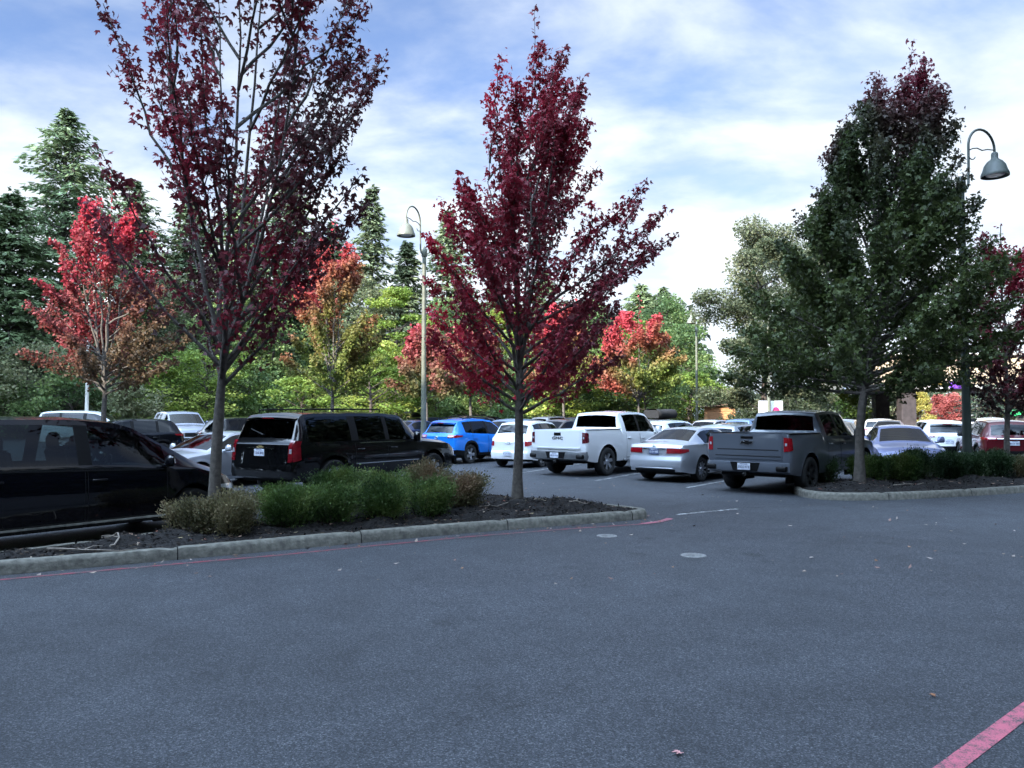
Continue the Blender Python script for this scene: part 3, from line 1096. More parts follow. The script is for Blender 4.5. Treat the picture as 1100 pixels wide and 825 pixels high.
def maple(label, base, H, fork, R_of, lean=None, n_limbs=26, leaves=9000, leaf=.10, colour=None, r0=.12, seed=1,
          lobes=True, group=None, cat='tree', name='maple_tree', spread=.13, twigs=6, mat_=None, sink=.0, low=.0, rise=.55, bark=None, stems=0, trunk_top=.93, side_len=1.0, rise_lo=.16):
    rng = np.random.default_rng(seed)
    root = thing(name, label, cat, base, 0, group)
    lean = lean or (lambda z: (0, 0))
    trunk = MB()
    tp, tr = [], []
    wob = rng.normal(0, .02, (20, 2)).cumsum(axis=0)
    nseg = 18
    for i in range(nseg + 1):
        z = H * .93 * i / nseg
        lx, ly = lean(z)
        k = min(1, z / (fork + .01))
        tp.append(np.array([lx + wob[i, 0] * k, ly + wob[i, 1] * k, z]))
        tr.append(max(.012, r0 * (1 - .9 * (i / nseg) ** .8) * (1 + .35 * math.exp(-z / .12))))
    tp[0][2] = -.15 - sink
    trunk.tube(tp, tr, 10)
    def trunk_at(z):
        i = min(nseg - 1, max(0, int(z / (H * .93) * nseg))); f = z / (H * .93) * nseg - i
        return tp[i] * (1 - f) + tp[i + 1] * f
    limbs = MB()
    anchors, dirs, wts, sps = [], [], [], []
    axes = []
    if stems:
        cut = int(nseg * trunk_top / .93)
        trunk.v, trunk.f, trunk.m = [], [], []
        tp2, tr2 = tp[:cut + 1], tr[:cut + 1]
        tr2 = [r_ * (1 if i < cut - 1 else .8) for i, r_ in enumerate(tr2)]
        trunk.tube(tp2, tr2, 10)
        for k in range(stems):
            zs_ = fork + (tp2[-1][2] - fork) * (k + .3) / stems
            a0 = k * 2.399 + rng.uniform(-.3, .3)
            q0 = trunk_at(min(zs_, tp2[-1][2] * .98))
            ztop = H * rng.uniform(.66, .90) if k else H * .975
            lx, ly = lean(ztop)
            rad = R_of(ztop * .82, a0) * rng.uniform(.30, .62) if k else .1
            q2 = np.array([lx + math.cos(a0) * rad, ly + math.sin(a0) * rad, ztop])
            q1 = q0 * .5 + q2 * .5; q1[2] = q0[2] + (ztop - q0[2]) * .40
            q1[:2] = q0[:2] * .25 + q2[:2] * .75
            pa = bez(q0, q1, q2, 13)
            pa = [q + rng.normal(0, .025, 3) * (0 < i < 12) for i, q in enumerate(pa)]
            rs_ = r0 * rng.uniform(.38, .52)
            limbs.tube(pa, list(rs_ * (1 - .92 * np.linspace(0, 1, 13) ** .85)), 7)
            axes.append(pa)
            for i in range(5, 12):
                for j in range(5):
                    anchors.append(pa[i] + (pa[i + 1] - pa[i]) * j / 5); dirs.append(pa[i + 1] - pa[i]); wts.append(.35 + .12 * (i - 4)); sps.append(1.45 - .085 * i)
    for k in range(n_limbs):
        f = (k + rng.uniform(0, .8)) / n_limbs
        z0 = fork + (H * .80 - fork) * f ** 1.25
        p0 = trunk_at(z0)
        az = k * 2.39996 + rng.uniform(-.4, .4)
        if axes and z0 > tp2[-1][2] * .96:
            pa = axes[rng.integers(0, len(axes))]
            zi = [q[2] for q in pa]
            if zi[0] < z0 < zi[-1]:
                i = max(j for j in range(13) if zi[j] <= z0)
                i = min(i, 11)
                p0 = pa[i] + (pa[i + 1] - pa[i]) * ((z0 - zi[i]) / max(1e-6, zi[i + 1] - zi[i]))
                lx, ly = lean(z0)
                az = math.atan2(p0[1] - ly, p0[0] - lx) + rng.uniform(-1.3, 1.3)
            else:
                z0 = fork + rng.uniform(.1, .9) * (tp2[-1][2] - fork); p0 = trunk_at(z0)
        elif axes:
            pass
        # end height: the limbs climb
        z1 = z0 + (H - z0) * rng.uniform(.68, 1.0) * (rise_lo + (rise - rise_lo) * f ** .8) + low * (1 - f)
        z1 = min(z1, H * .985)
        lx, ly = lean(z1)
        rad = R_of(z1, az) * rng.uniform(.72, 1.03)
        p2 = np.array([lx + math.cos(az) * rad, ly + math.sin(az) * rad, z1])
        p1 = p0 * .45 + p2 * .55
        p1[2] = z0 + (z1 - z0) * .43
        path = bez(p0, p1, p2, 9)
        path = [q + rng.normal(0, .02, 3) * (0 < i < 8) for i, q in enumerate(path)]
        rl = max(.012, np.interp(z0, [0, H], [r0 * .42, r0 * .15]))
        limbs.tube(path, list(np.linspace(rl, .006, 9)), 6)
        ln = sum(np.linalg.norm(path[i + 1] - path[i]) for i in range(8))
        # leaves along the outer limb
        for i in range(2, 8):
            seg = path[i + 1] - path[i]
            m = 5
            for j in range(m):
                anchors.append(path[i] + seg * (j / m)); dirs.append(seg); wts.append((.75 + .16 * i) * ln * .55); sps.append(1.5 - .125 * i)
        for t_ in range(twigs):
            tt = rng.uniform(.22, .95)
            i = min(7, int(tt * 8)); q = path[i] + (path[i + 1] - path[i]) * (tt * 8 - i)
            d = (path[i + 1] - path[i]); d /= np.linalg.norm(d)
            side = rng.normal(0, 1, 3); side -= d * side.dot(d); side /= np.linalg.norm(side)
            dd = d * .85 + side * .50 + np.array([0, 0, .24]); dd /= np.linalg.norm(dd)
            tl = side_len * ln * rng.uniform(.16, .36) * (1.2 - tt * .85)
            e = q + dd * tl
            e[2] = min(e[2], H)
            # keep inside the crown
            lx, ly = lean(e[2]); rr = math.hypot(e[0] - lx, e[1] - ly); mx = R_of(min(e[2], H), math.atan2(e[1] - ly, e[0] - lx)) * 1.1 + .05
            if rr > mx:
                e[0] = lx + (e[0] - lx) * mx / rr; e[1] = ly + (e[1] - ly) * mx / rr
            mid = (q + e) / 2 + np.array([0, 0, -.04 * tl])
            tw = bez(q, mid, e, 5)
            limbs.tube(tw, list(np.linspace(max(.005, rl * .3), .003, 5)), 4, cap=False)
            for i2 in range(1, 5):
                for j in range(3):
                    anchors.append(tw[i2 - 1] + (tw[i2] - tw[i2 - 1]) * (j / 3)); dirs.append(e - q); wts.append(.8 * (.5 + tl)); sps.append(1.15 - .16 * i2)
    # leader top
    for z in (np.linspace(max(fork + .8, H * .5), H * .93, 30) if not stems else []):
        anchors.append(trunk_at(z)); dirs.append(np.array([0, 0, 1.])); wts.append(.7); sps.append(1.0)
    A = np.array(anchors); Dv = norm(np.array(dirs)); W = np.array(wts)
    idx = rng.choice(len(A), leaves, p=W / W.sum())
    P = A[idx] + np.clip(rng.normal(0, 1, (leaves, 3)), -1.7, 1.7) * (spread * np.array(sps)[idx])[:, None] + Dv[idx] * rng.uniform(-.1, .15, (leaves, 1))
    P = P[P[:, 2] > fork * .55]
    n = len(P)
    D = rng.normal(0, 1, (n, 3)); D[:, 2] = D[:, 2] * .4 - .75; D = norm(D)
    S = norm(np.cross(D, rng.normal(0, 1, (n, 3))))
    size = leaf * rng.uniform(.55, 1.35, n)
    V = lobed(P, D, S, size) if lobes else kites(P, D, S, size * 1.1, .8)
    c = colour(P, rng)
    if lobes: c = np.repeat(c, 3, axis=0)
    trunk.build('trunk', bark or BARK, root, 60)
    limbs.build('limbs', bark or BARK, root, 60)
    quads_object('crown', V, 4, mat_ or LEAF, root, c)
    return root


def mixcol(stops, t, rng, jit=.25):
    """stops: [(t, (r,g,b))]"""
    t = np.clip(t, 0, 1)
    xs = [s_[0] for s_ in stops]
    c = np.stack([np.interp(t, xs, [s_[1][k] for s_ in stops]) for k in range(3)], axis=1)
    c *= rng.uniform(1 - jit, 1 + jit, (len(t), 1))
    c *= rng.uniform(.93, 1.07, c.shape)
    return np.clip(c, .002, .9)


def clumpy(P, scale, rng):
    """smooth random field -1..1, so neighbouring leaves turn together"""
    f = np.zeros(len(P))
    for k in range(6):
        w = rng.normal(0, 1, 3) / scale
        f += np.sin(P @ w + rng.uniform(0, 6.28))
    return f / 3.0


def conifer(label, base, H, Rb, seed=1, tone=(.035, .055, .035), name='fir_tree', group=None, z_lo=.08, dens=1.0, droop=.35, narrow=1.0):
    rng = np.random.default_rng(seed)
    root = thing(name, label, 'tree', base, 0, group)
    t = MB()
    t.tube([(0, 0, -.2), (rng.normal(0, .1), rng.normal(0, .1), H * .5), (0, 0, H * .99)], [H * .016, H * .010, .02], 8)
    br = MB()
    Pl, Dl, Sl, Z = [], [], [], []
    z = H * z_lo
    while z < H * .985:
        f = z / H
        Lb = Rb * (1.12 * (1 - f) ** .68 - .06) * (1 if f > .2 else .75 + f)
        Lb = max(.25, Lb)
        nb = int(5 + rng.integers(0, 3)) if f < .9 else 4
        a0 = rng.uniform(0, 6.28)
        for k in range(nb):
            az = a0 + 6.283 * k / nb + rng.normal(0, .2)
            L = Lb * rng.uniform(.42, 1.18) * narrow
            if rng.random() < .16: continue
            up = .25 + .5 * f
            dx = np.array([math.cos(az), math.sin(az), 0])
            sd = np.array([-math.sin(az), math.cos(az), 0])
            n = max(4, int(L * 3.0 * dens))
            zz = z + rng.normal(0, .15)
            p0 = np.array([0, 0, zz]); p2 = p0 + dx * L + np.array([0, 0, L * (up - droop - .1)])
            p1 = p0 + dx * L * .5 + np.array([0, 0, L * (up * .55)])
            if L > .8: br.tube(bez(p0, p1, p2, 5), list(np.linspace(.02 + L * .012, .008, 5)), 4, cap=False)
            for i in range(n):
                u = (i + rng.random()) / n
                u = .12 + .88 * u
                q = p0 * (1 - u) ** 2 + p1 * 2 * u * (1 - u) + p2 * u * u
                w = (.25 + .32 * L) * (1 - abs(u - .45) * .9)
                for sgn in (-1, 1):
                    for rep in range(2):
                        d = dx * rng.uniform(.3, .9) + sd * sgn * rng.uniform(.35, 1.1) + np.array([0, 0, rng.uniform(-.75, .05)])
                        Pl.append(q + sd * sgn * w * rng.uniform(0, .55) + rng.normal(0, .06, 3)); Dl.append(d)
                        Sl.append(np.cross(d, [0, 0, 1]) + rng.normal(0, .35, 3)); Z.append(u)
        z += max(.22, H * .021 * rng.uniform(.7, 1.2) * (1.15 - f * .75))
    P = np.array(Pl); D = norm(np.array(Dl)); S = norm(np.array(Sl)); S = norm(S - D * (S * D).sum(1, keepdims=True))
    n = len(P)
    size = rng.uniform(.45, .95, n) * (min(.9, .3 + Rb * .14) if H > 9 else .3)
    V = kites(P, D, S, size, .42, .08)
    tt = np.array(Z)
    c = np.array(tone)[None, :] * rng.uniform(.65, 1.45, (n, 1)) * (1 + .35 * np.clip(tt, 0, 1))[:, None] * (1 + .2 * clumpy(P, 1.6, rng))[:, None]  # sprays lightened outwards along each branch, standing for lit tips
    t.build('trunk', BARKD, root, 60)
    if br.f: br.build('limbs', BARKD, root, 60)
    quads_object('crown', V, 4, NEEDLE, root, np.clip(c, .004, .5))
    return root


def broad_tree(label, base, H, Rc, z_lo, n, stops, seed=1, leaf=.22, name='deciduous_tree', group=None, tfield=None, layers=False, shape='oval', cat='tree'):
    """an open crown of many leaf clumps spread along limbs"""
    rng = np.random.default_rng(seed)
    root = thing(name, label, cat, base, 0, group)
    t, lb = MB(), MB()
    th = H * .75
    t.tube([(0, 0, -.2), (rng.normal(0, .12), rng.normal(0, .12), th * .5), (rng.normal(0, .2), rng.normal(0, .2), th)], [H * .018 + .03, H * .013 + .02, .03], 8)
    nc = int(26 + Rc * 9)
    C, Rr = [], []
    for k in range(nc):
        f = rng.uniform(0, 1)
        z = z_lo + (H - z_lo) * f
        if shape == 'oval': rad = Rc * math.sqrt(max(0, 1 - (2 * (f - .42) / 1.16) ** 2)) if f > .42 else Rc * math.sqrt(max(0.0, 1 - ((.42 - f) / .62) ** 2))
        elif shape == 'cone': rad = Rc * (1 - f) ** .7 * (1 if f > .1 else .7)
        else: rad = Rc * (.75 + .25 * math.sin(f * 3.14))
        az = rng.uniform(0, 6.283)
        r_ = rad * math.sqrt(rng.uniform(.12, 1))
        c = np.array([math.cos(az) * r_, math.sin(az) * r_, z])
        C.append(c); Rr.append(rng.uniform(.25, .5) * Rc * .75)
        zb = max(.3, z_lo * 1.2, z - r_ * .45 - .3)
        lb.tube(bez(np.array([0, 0, zb]), np.array([c[0] * .5, c[1] * .5, zb + (z - zb) * .35]), c, 5), list(np.linspace(.02 + .0025 * H, .006, 5)), 5, cap=False)
    C = np.array(C); Rr = np.array(Rr)
    n = int(n * 2); leaf *= .70
    idx = rng.integers(0, nc, n)
    Q = norm(rng.normal(0, 1, (n, 3))) * (rng.uniform(0, 1, (n, 1)) ** .45) * Rr[idx][:, None]
    Q[:, 2] *= .35 if layers else .62
    P = C[idx] + Q
    P = P[P[:, 2] > .05]; n = len(P)
    D = rng.normal(0, 1, (n, 3)); D[:, 2] = D[:, 2] * (.25 if layers else .6) - .25; D = norm(D)
    up = rng.normal(0, .5 if layers else 1, (n, 3)); up[:, 2] += 1.0
    S = norm(np.cross(D, up))
    V = kites(P, D, S, leaf * rng.uniform(.6, 1.3, n), .75, .1)
    tf = tfield(P, rng) if tfield is not None else .5 + .5 * clumpy(P, Rc * .35, rng)
    c = mixcol(stops, tf, rng, .3)
    t.build('trunk', BARKD, root, 60); lb.build('limbs', BARKD, root, 60)
    quads_object('crown', V, 4, LEAFB, root, c)
    return root


def bush(label, base, rx, ry, h, n, stops, seed=1, leaf=.05, name='bush', group=None, upright=.5, rz=0.0):
    rng = np.random.default_rng(seed)
    root = thing(name, label, 'bush', base, rz, group)
    st = MB()
    C = []
    k = max(10, int(16 * (rx * ry) / .36))
    for i in range(k):
        az = rng.uniform(0, 6.283); r_ = math.sqrt(rng.uniform(0, 1)) * .82
        x, y = rx * r_ * math.cos(az), ry * r_ * math.sin(az)
        z = h * (.55 + .4 * math.sqrt(max(0, 1 - r_ * r_))) * rng.uniform(.8, 1.05)
        C.append((x, y, z))
        st.tube([(x * .3, y * .3, -.05), (x * .75, y * .75, z * .5), (x, y, z * .9)], [.012, .008, .003], 5, cap=False)
    C = np.array(C)
    idx = rng.integers(0, k, n)
    u = rng.uniform(0, 1, n) ** .6
    P = C[idx] * np.stack([.55 + .45 * u, .55 + .45 * u, u], axis=1) + rng.normal(0, 1, (n, 3)) * np.array([rx * .17, ry * .17, h * .075])
    P = P[(P[:, 2] > .0)]; n = len(P)
    out = P * np.array([1 / rx, 1 / ry, .6 / h]); out = norm(out)
    D = norm(out * .7 + np.array([0, 0, upright]) + rng.normal(0, .42, (n, 3)))
    S = norm(np.cross(D, rng.normal(0, 1, (n, 3))))
    V = kites(P, D, S, leaf * rng.uniform(.6, 1.4, n), .42, .1)
    tf = .5 + .45 * clumpy(P, .25, rng)
    c = mixcol(stops, tf, rng, .35)
    st.build('stems', BARKD, root, 60)
    quads_object('foliage', V, 4, BUSHL, root, c)
    return root
# ------------------------------------------------------------------ light and air
SUN_AZ, SUN_EL = 217.0, 30.0          # clockwise from +Y, degrees
to_sun = Vector((math.sin(R(SUN_AZ)) * math.cos(R(SUN_EL)), math.cos(R(SUN_AZ)) * math.cos(R(SUN_EL)), math.sin(R(SUN_EL))))
sl = bpy.data.lights.new('sun', 'SUN'); sl.energy = 3.6; sl.angle = R(.5); sl.color = (1.0, .93, .82)
so = link(bpy.data.objects.new('sun', sl)); so.rotation_euler = (-to_sun).to_track_quat('-Z', 'Y').to_euler()
so.location = (-40, -60, 60)


def build_world():
    w = bpy.data.worlds.new('World'); SC.world = w; w.use_nodes = True
    nt = w.node_tree; N, L = nt.nodes, nt.links
    bg = N['Background']
    sky = N.new('ShaderNodeTexSky'); sky.sky_type = 'NISHITA'; sky.sun_disc = False
    sky.sun_elevation = R(SUN_EL); sky.sun_rotation = R(SUN_AZ); sky.dust_density = .6; sky.ozone_density = 2.0
    tc = N.new('ShaderNodeTexCoord')
    sx = N.new('ShaderNodeSeparateXYZ'); L.new(tc.outputs['Generated'], sx.inputs[0])
    def math_(op, a, b=None, c=None):
        n = N.new('ShaderNodeMath'); n.operation = op
        for i, v in enumerate((a, b, c)):
            if v is None: continue
            if isinstance(v, (int, float)): n.inputs[i].default_value = v
            else: L.new(v, n.inputs[i])
        return n.outputs[0]
    z = math_('MAXIMUM', sx.outputs['Z'], 0.0)
    den = math_('ADD', z, .26)
    u = math_('DIVIDE', sx.outputs['X'], den); v = math_('DIVIDE', sx.outputs['Y'], den)
    cm = N.new('ShaderNodeCombineXYZ'); L.new(u, cm.inputs[0]); L.new(v, cm.inputs[1])
    mp = N.new('ShaderNodeMapping'); mp.inputs['Location'].default_value = CLOUD_LOC; mp.inputs['Rotation'].default_value = (0, 0, R(24)); mp.inputs['Scale'].default_value = (.62, .9, 1)
    L.new(cm.outputs[0], mp.inputs[0])
    n1 = N.new('ShaderNodeTexNoise'); n1.inputs['Scale'].default_value = 1.15; n1.inputs['Detail'].default_value = 8; n1.inputs['Roughness'].default_value = .5; n1.inputs['Distortion'].default_value = .15
    L.new(mp.outputs[0], n1.inputs['Vector'])
    n2 = N.new('ShaderNodeTexNoise'); n2.inputs['Scale'].default_value = 4.2; n2.inputs['Detail'].default_value = 9; n2.inputs['Roughness'].default_value = .55; n2.inputs['Distortion'].default_value = .2
    L.new(mp.outputs[0], n2.inputs['Vector'])
    s_ = math_('ADD', math_('MULTIPLY', n1.outputs['Fac'], .66), math_('MULTIPLY', n2.outputs['Fac'], .34))
    # thicker veil low over the horizon
    low = N.new('ShaderNodeMapRange'); low.interpolation_type = 'SMOOTHSTEP'
    low.inputs['From Min'].default_value = .46; low.inputs['From Max'].default_value = .06
    low.inputs['To Min'].default_value = -.01; low.inputs['To Max'].default_value = .30
    L.new(z, low.inputs['Value'])
    s2 = math_('ADD', s_, low.outputs[0])
    cov = N.new('ShaderNodeMapRange'); cov.interpolation_type = 'SMOOTHSTEP'
    cov.inputs['From Min'].default_value = .41; cov.inputs['From Max'].default_value = .64
    cov.inputs['To Min'].default_value = .12; cov.inputs['To Max'].default_value = .97
    L.new(s2, cov.inputs['Value'])
    # cloud brightness: lavender-grey bellies, white rims
    cb = N.new('ShaderNodeMapRange'); cb.inputs['From Min'].default_value = .36; cb.inputs['From Max'].default_value = .66
    L.new(n2.outputs['Fac'], cb.inputs['Value'])
    mc = N.new('ShaderNodeMix'); mc.data_type = 'RGBA'
    mc.inputs['A'].default_value = (CLOUD[0] * .70, CLOUD[1] * .74, CLOUD[2] * .84, 1); mc.inputs['B'].default_value = (*CLOUD, 1)
    L.new(cb.outputs[0], mc.inputs['Factor'])
    # extra glow added to clouds overhead and sunward, out of view, to fill shade
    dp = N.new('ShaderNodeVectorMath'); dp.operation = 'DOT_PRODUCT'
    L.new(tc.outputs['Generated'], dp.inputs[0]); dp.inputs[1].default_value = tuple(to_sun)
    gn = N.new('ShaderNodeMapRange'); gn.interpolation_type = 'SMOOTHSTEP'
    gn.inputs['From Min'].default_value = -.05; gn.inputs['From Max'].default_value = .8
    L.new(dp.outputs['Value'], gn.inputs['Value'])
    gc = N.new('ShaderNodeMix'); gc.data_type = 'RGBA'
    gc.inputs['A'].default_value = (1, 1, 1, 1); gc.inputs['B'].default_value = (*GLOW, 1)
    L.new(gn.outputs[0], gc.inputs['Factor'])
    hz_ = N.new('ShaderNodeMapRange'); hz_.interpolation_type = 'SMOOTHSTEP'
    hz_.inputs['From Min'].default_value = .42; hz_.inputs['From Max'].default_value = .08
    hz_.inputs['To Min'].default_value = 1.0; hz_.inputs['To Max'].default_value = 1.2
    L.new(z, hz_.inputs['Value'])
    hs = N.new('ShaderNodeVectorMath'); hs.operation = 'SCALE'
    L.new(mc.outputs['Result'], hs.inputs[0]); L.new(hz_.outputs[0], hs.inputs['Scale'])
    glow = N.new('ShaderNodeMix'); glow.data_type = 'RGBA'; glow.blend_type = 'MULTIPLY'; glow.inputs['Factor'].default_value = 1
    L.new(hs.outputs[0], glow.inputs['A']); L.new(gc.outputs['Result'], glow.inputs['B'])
    sc = N.new('ShaderNodeMix'); sc.data_type = 'RGBA'; sc.blend_type = 'MULTIPLY'; sc.inputs['Factor'].default_value = 1
    L.new(sky.outputs[0], sc.inputs['A']); sc.inputs['B'].default_value = (*SKY_GAIN, 1)
    mx = N.new('ShaderNodeMix'); mx.data_type = 'RGBA'
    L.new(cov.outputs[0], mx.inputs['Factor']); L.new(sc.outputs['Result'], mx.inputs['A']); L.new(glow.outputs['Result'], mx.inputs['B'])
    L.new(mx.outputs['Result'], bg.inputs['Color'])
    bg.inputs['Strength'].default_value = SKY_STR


HOTEL_H = 36.5
CLOUD_LOC = (3.1, 1.4, 0)
CLOUD = (2.8, 3.0, 3.12)
SKY_GAIN = (.36, .44, .58)
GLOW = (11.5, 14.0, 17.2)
SKY_STR = .11
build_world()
SC.view_settings.view_transform = 'Standard'; SC.view_settings.look = 'None'
SC.view_settings.exposure = 1.92; SC.view_settings.gamma = 1.0
SC.view_settings.use_curve_mapping = False

cd = bpy.data.cameras.new('camera'); cam = link(bpy.data.objects.new('camera', cd))
cam.location = (0, 0, CAM_H); cam.rotation_euler = (R(90) + PITCH, 0, 0)
cd.sensor_width = 36; cd.lens = 36 * F_PX / 1100; cd.clip_end = 1500; cd.clip_start = .05
SC.camera = cam
SC.cycles.max_bounces = 8; SC.cycles.transparent_max_bounces = 16; SC.cycles.diffuse_bounces = 3; SC.cycles.glossy_bounces = 4
SC.cycles.use_denoising = True; SC.cycles.sample_clamp_indirect = 6
SC.cycles.caustics_reflective = False; SC.cycles.caustics_refractive = False


# ------------------------------------------------------------------ ground
def asphalt():
    m, nt, b = nodes_of('asphalt')
    N, L = nt.nodes, nt.links
    tc = N.new('ShaderNodeTexCoord')
    def noise(scale, det, rough=.5, dist=0):
        t = N.new('ShaderNodeTexNoise'); t.inputs['Scale'].default_value = scale; t.inputs['Detail'].default_value = det
        t.inputs['Roughness'].default_value = rough; t.inputs['Distortion'].default_value = dist
        L.new(tc.outputs['Object'], t.inputs['Vector']); return t
    big, mid, fine = noise(.16, 5, .6, .8), noise(1.7, 6, .6), noise(110, 3, .7)
    vo = N.new('ShaderNodeTexVoronoi'); vo.inputs['Scale'].default_value = 122; L.new(tc.outputs['Object'], vo.inputs['Vector'])
    # stone grains of differing greys
    cr = N.new('ShaderNodeValToRGB')
    cr.color_ramp.elements[0].position = .0; cr.color_ramp.elements[0].color = (.016, .018, .022, 1)
    cr.color_ramp.elements[1].position = 1.0; cr.color_ramp.elements[1].color = (.15, .157, .17, 1)
    e = cr.color_ramp.elements.new(.55); e.color = (.042, .047, .056, 1)
    e = cr.color_ramp.elements.new(.85); e.color = (.074, .08, .091, 1)
    bw = N.new('ShaderNodeSeparateColor'); L.new(vo.outputs['Color'], bw.inputs[0]); L.new(bw.outputs[0], cr.inputs[0])
    mr = N.new('ShaderNodeMapRange'); mr.inputs['From Min'].default_value = .3; mr.inputs['From Max'].default_value = .7
    mr.inputs['To Min'].default_value = .62; mr.inputs['To Max'].default_value = 1.14
    L.new(big.outputs['Fac'], mr.inputs['Value'])
    mr2 = N.new('ShaderNodeMapRange'); mr2.inputs['From Min'].default_value = .3; mr2.inputs['From Max'].default_value = .7
    mr2.inputs['To Min'].default_value = .82; mr2.inputs['To Max'].default_value = 1.16
    L.new(mid.outputs['Fac'], mr2.inputs['Value'])
    mu = N.new('ShaderNodeMath'); mu.operation = 'MULTIPLY'; L.new(mr.outputs[0], mu.inputs[0]); L.new(mr2.outputs[0], mu.inputs[1])
    sc = N.new('ShaderNodeVectorMath'); sc.operation = 'SCALE'; L.new(cr.outputs[0], sc.inputs[0]); L.new(mu.outputs[0], sc.inputs['Scale'])
    # dark drip and tyre stains
    st = noise(.55, 4, .5, 1.2)
    ms = N.new('ShaderNodeMapRange'); ms.inputs['From Min'].default_value = .62; ms.inputs['From Max'].default_value = .74
    ms.inputs['To Min'].default_value = 1; ms.inputs['To Max'].default_value = .84; L.new(st.outputs['Fac'], ms.inputs['Value'])
    sc2 = N.new('ShaderNodeVectorMath'); sc2.operation = 'SCALE'; L.new(sc.outputs[0], sc2.inputs[0]); L.new(ms.outputs[0], sc2.inputs['Scale'])
    wp = N.new('ShaderNodeMix'); wp.data_type = 'RGBA'; wp.blend_type = 'ADD'; wp.inputs['Factor'].default_value = .5
    wn = noise(1.1, 5, .6); L.new(tc.outputs['Object'], wp.inputs['A']); L.new(wn.outputs['Color'], wp.inputs['B'])
    ck = N.new('ShaderNodeTexVoronoi'); ck.feature = 'DISTANCE_TO_EDGE'; ck.inputs['Scale'].default_value = .13
    L.new(wp.outputs['Result'], ck.inputs['Vector'])
    cm = N.new('ShaderNodeMapRange'); cm.inputs['From Min'].default_value = 0; cm.inputs['From Max'].default_value = .0016
    cm.inputs['To Min'].default_value = .72; cm.inputs['To Max'].default_value = 1; L.new(ck.outputs['Distance'], cm.inputs['Value'])
    # oil drips
    od = N.new('ShaderNodeTexVoronoi'); od.inputs['Scale'].default_value = .8; L.new(wp.outputs['Result'], od.inputs['Vector'])
    om = N.new('ShaderNodeMapRange'); om.inputs['From Min'].default_value = .05; om.inputs['From Max'].default_value = .16
    om.inputs['To Min'].default_value = .66; om.inputs['To Max'].default_value = 1; L.new(od.outputs['Distance'], om.inputs['Value'])
    cmu = N.new('ShaderNodeMath'); cmu.operation = 'MULTIPLY'; L.new(cm.outputs[0], cmu.inputs[0]); L.new(om.outputs[0], cmu.inputs[1])
    sc3 = N.new('ShaderNodeVectorMath'); sc3.operation = 'SCALE'; L.new(sc2.outputs[0], sc3.inputs[0]); L.new(cmu.outputs[0], sc3.inputs['Scale'])
    L.new(sc3.outputs[0], b.inputs['Base Color'])
    b.inputs['Roughness'].default_value = .72; b.inputs['Specular IOR Level'].default_value = .42
    bp = N.new('ShaderNodeBump'); bp.inputs['Strength'].default_value = .85; bp.inputs['Distance'].default_value = .006
    ad = N.new('ShaderNodeMath'); ad.operation = 'ADD'; L.new(vo.outputs['Distance'], ad.inputs[0]); L.new(fine.outputs['Fac'], ad.inputs[1])
    L.new(ad.outputs[0], bp.inputs['Height']); L.new(bp.outputs['Normal'], b.inputs['Normal'])
    return m


def worn_paint(name, col, wear=.5, scale=9):
    """road paint with the asphalt showing through where it is worn"""
    m, nt, b = nodes_of(name)
    N, L = nt.nodes, nt.links
    tc = N.new('ShaderNodeTexCoord')
    t = N.new('ShaderNodeTexNoise'); t.inputs['Scale'].default_value = scale; t.inputs['Detail'].default_value = 9; t.inputs['Roughness'].default_value = .75
    L.new(tc.outputs['Object'], t.inputs['Vector'])
    vo = N.new('ShaderNodeTexVoronoi'); vo.inputs['Scale'].default_value = 105; L.new(tc.outputs['Object'], vo.inputs['Vector'])
    mv = N.new('ShaderNodeMath'); mv.operation = 'MULTIPLY_ADD'; L.new(vo.outputs['Distance'], mv.inputs[0]); mv.inputs[1].default_value = .25; L.new(t.outputs['Fac'], mv.inputs[2])
    mr = N.new('ShaderNodeMapRange'); mr.inputs['From Min'].default_value = wear + .06; mr.inputs['From Max'].default_value = wear + .22
    L.new(mv.outputs[0], mr.inputs['Value'])
    mx = N.new('ShaderNodeMix'); mx.data_type = 'RGBA'; mx.inputs['A'].default_value = (*col, 1); mx.inputs['B'].default_value = (.06, .06, .062, 1)
    L.new(mr.outputs[0], mx.inputs['Factor']); L.new(mx.outputs['Result'], b.inputs['Base Color'])
    b.inputs['Roughness'].default_value = .65
    bp = N.new('ShaderNodeBump'); bp.inputs['Strength'].default_value = .5; bp.inputs['Distance'].default_value = .004
    L.new(vo.outputs['Distance'], bp.inputs['Height']); L.new(bp.outputs['Normal'], b.inputs['Normal'])
    return m


ASPH = asphalt()
def struct(o): o['kind'] = 'structure'; return o

SOIL = mat('field_soil', (.07, .075, .035), .95, noise=.4, scale=.6, bump=.6, bscale=3)
g = MB(); g.add([(-700, -300, -.02), (700, -300, -.02), (700, 1100, -.02), (-700, 1100, -.02)], [[0, 1, 2, 3]])
struct(g.build('ground', SOIL, smooth=0))
g = MB(); g.add([(-75, -17.5, 0), (75, -17.5, 0), (75, 66, 0), (-75, 66, 0)], [[0, 1, 2, 3]])
struct(g.build('parking_lot', ASPH, smooth=0))


def ribbon(name, pts, w, z, m, close=False, kind=True):
    mb = MB()
    P = [Vector((p[0], p[1], 0)) for p in pts]
    vs = []
    for i, p in enumerate(P):
        t = (P[min(i + 1, len(P) - 1)] - P[max(0, i - 1)]).normalized()
        n = Vector((-t.y, t.x, 0))
        vs += [p + n * w / 2 + Vector((0, 0, z)), p - n * w / 2 + Vector((0, 0, z))]
    mb.add(vs, [[2 * i + 1, 2 * i + 3, 2 * i + 2, 2 * i] for i in range(len(P) - 1)])
    o = mb.build(name, m, smooth=0)
    if kind: struct(o)
    return o


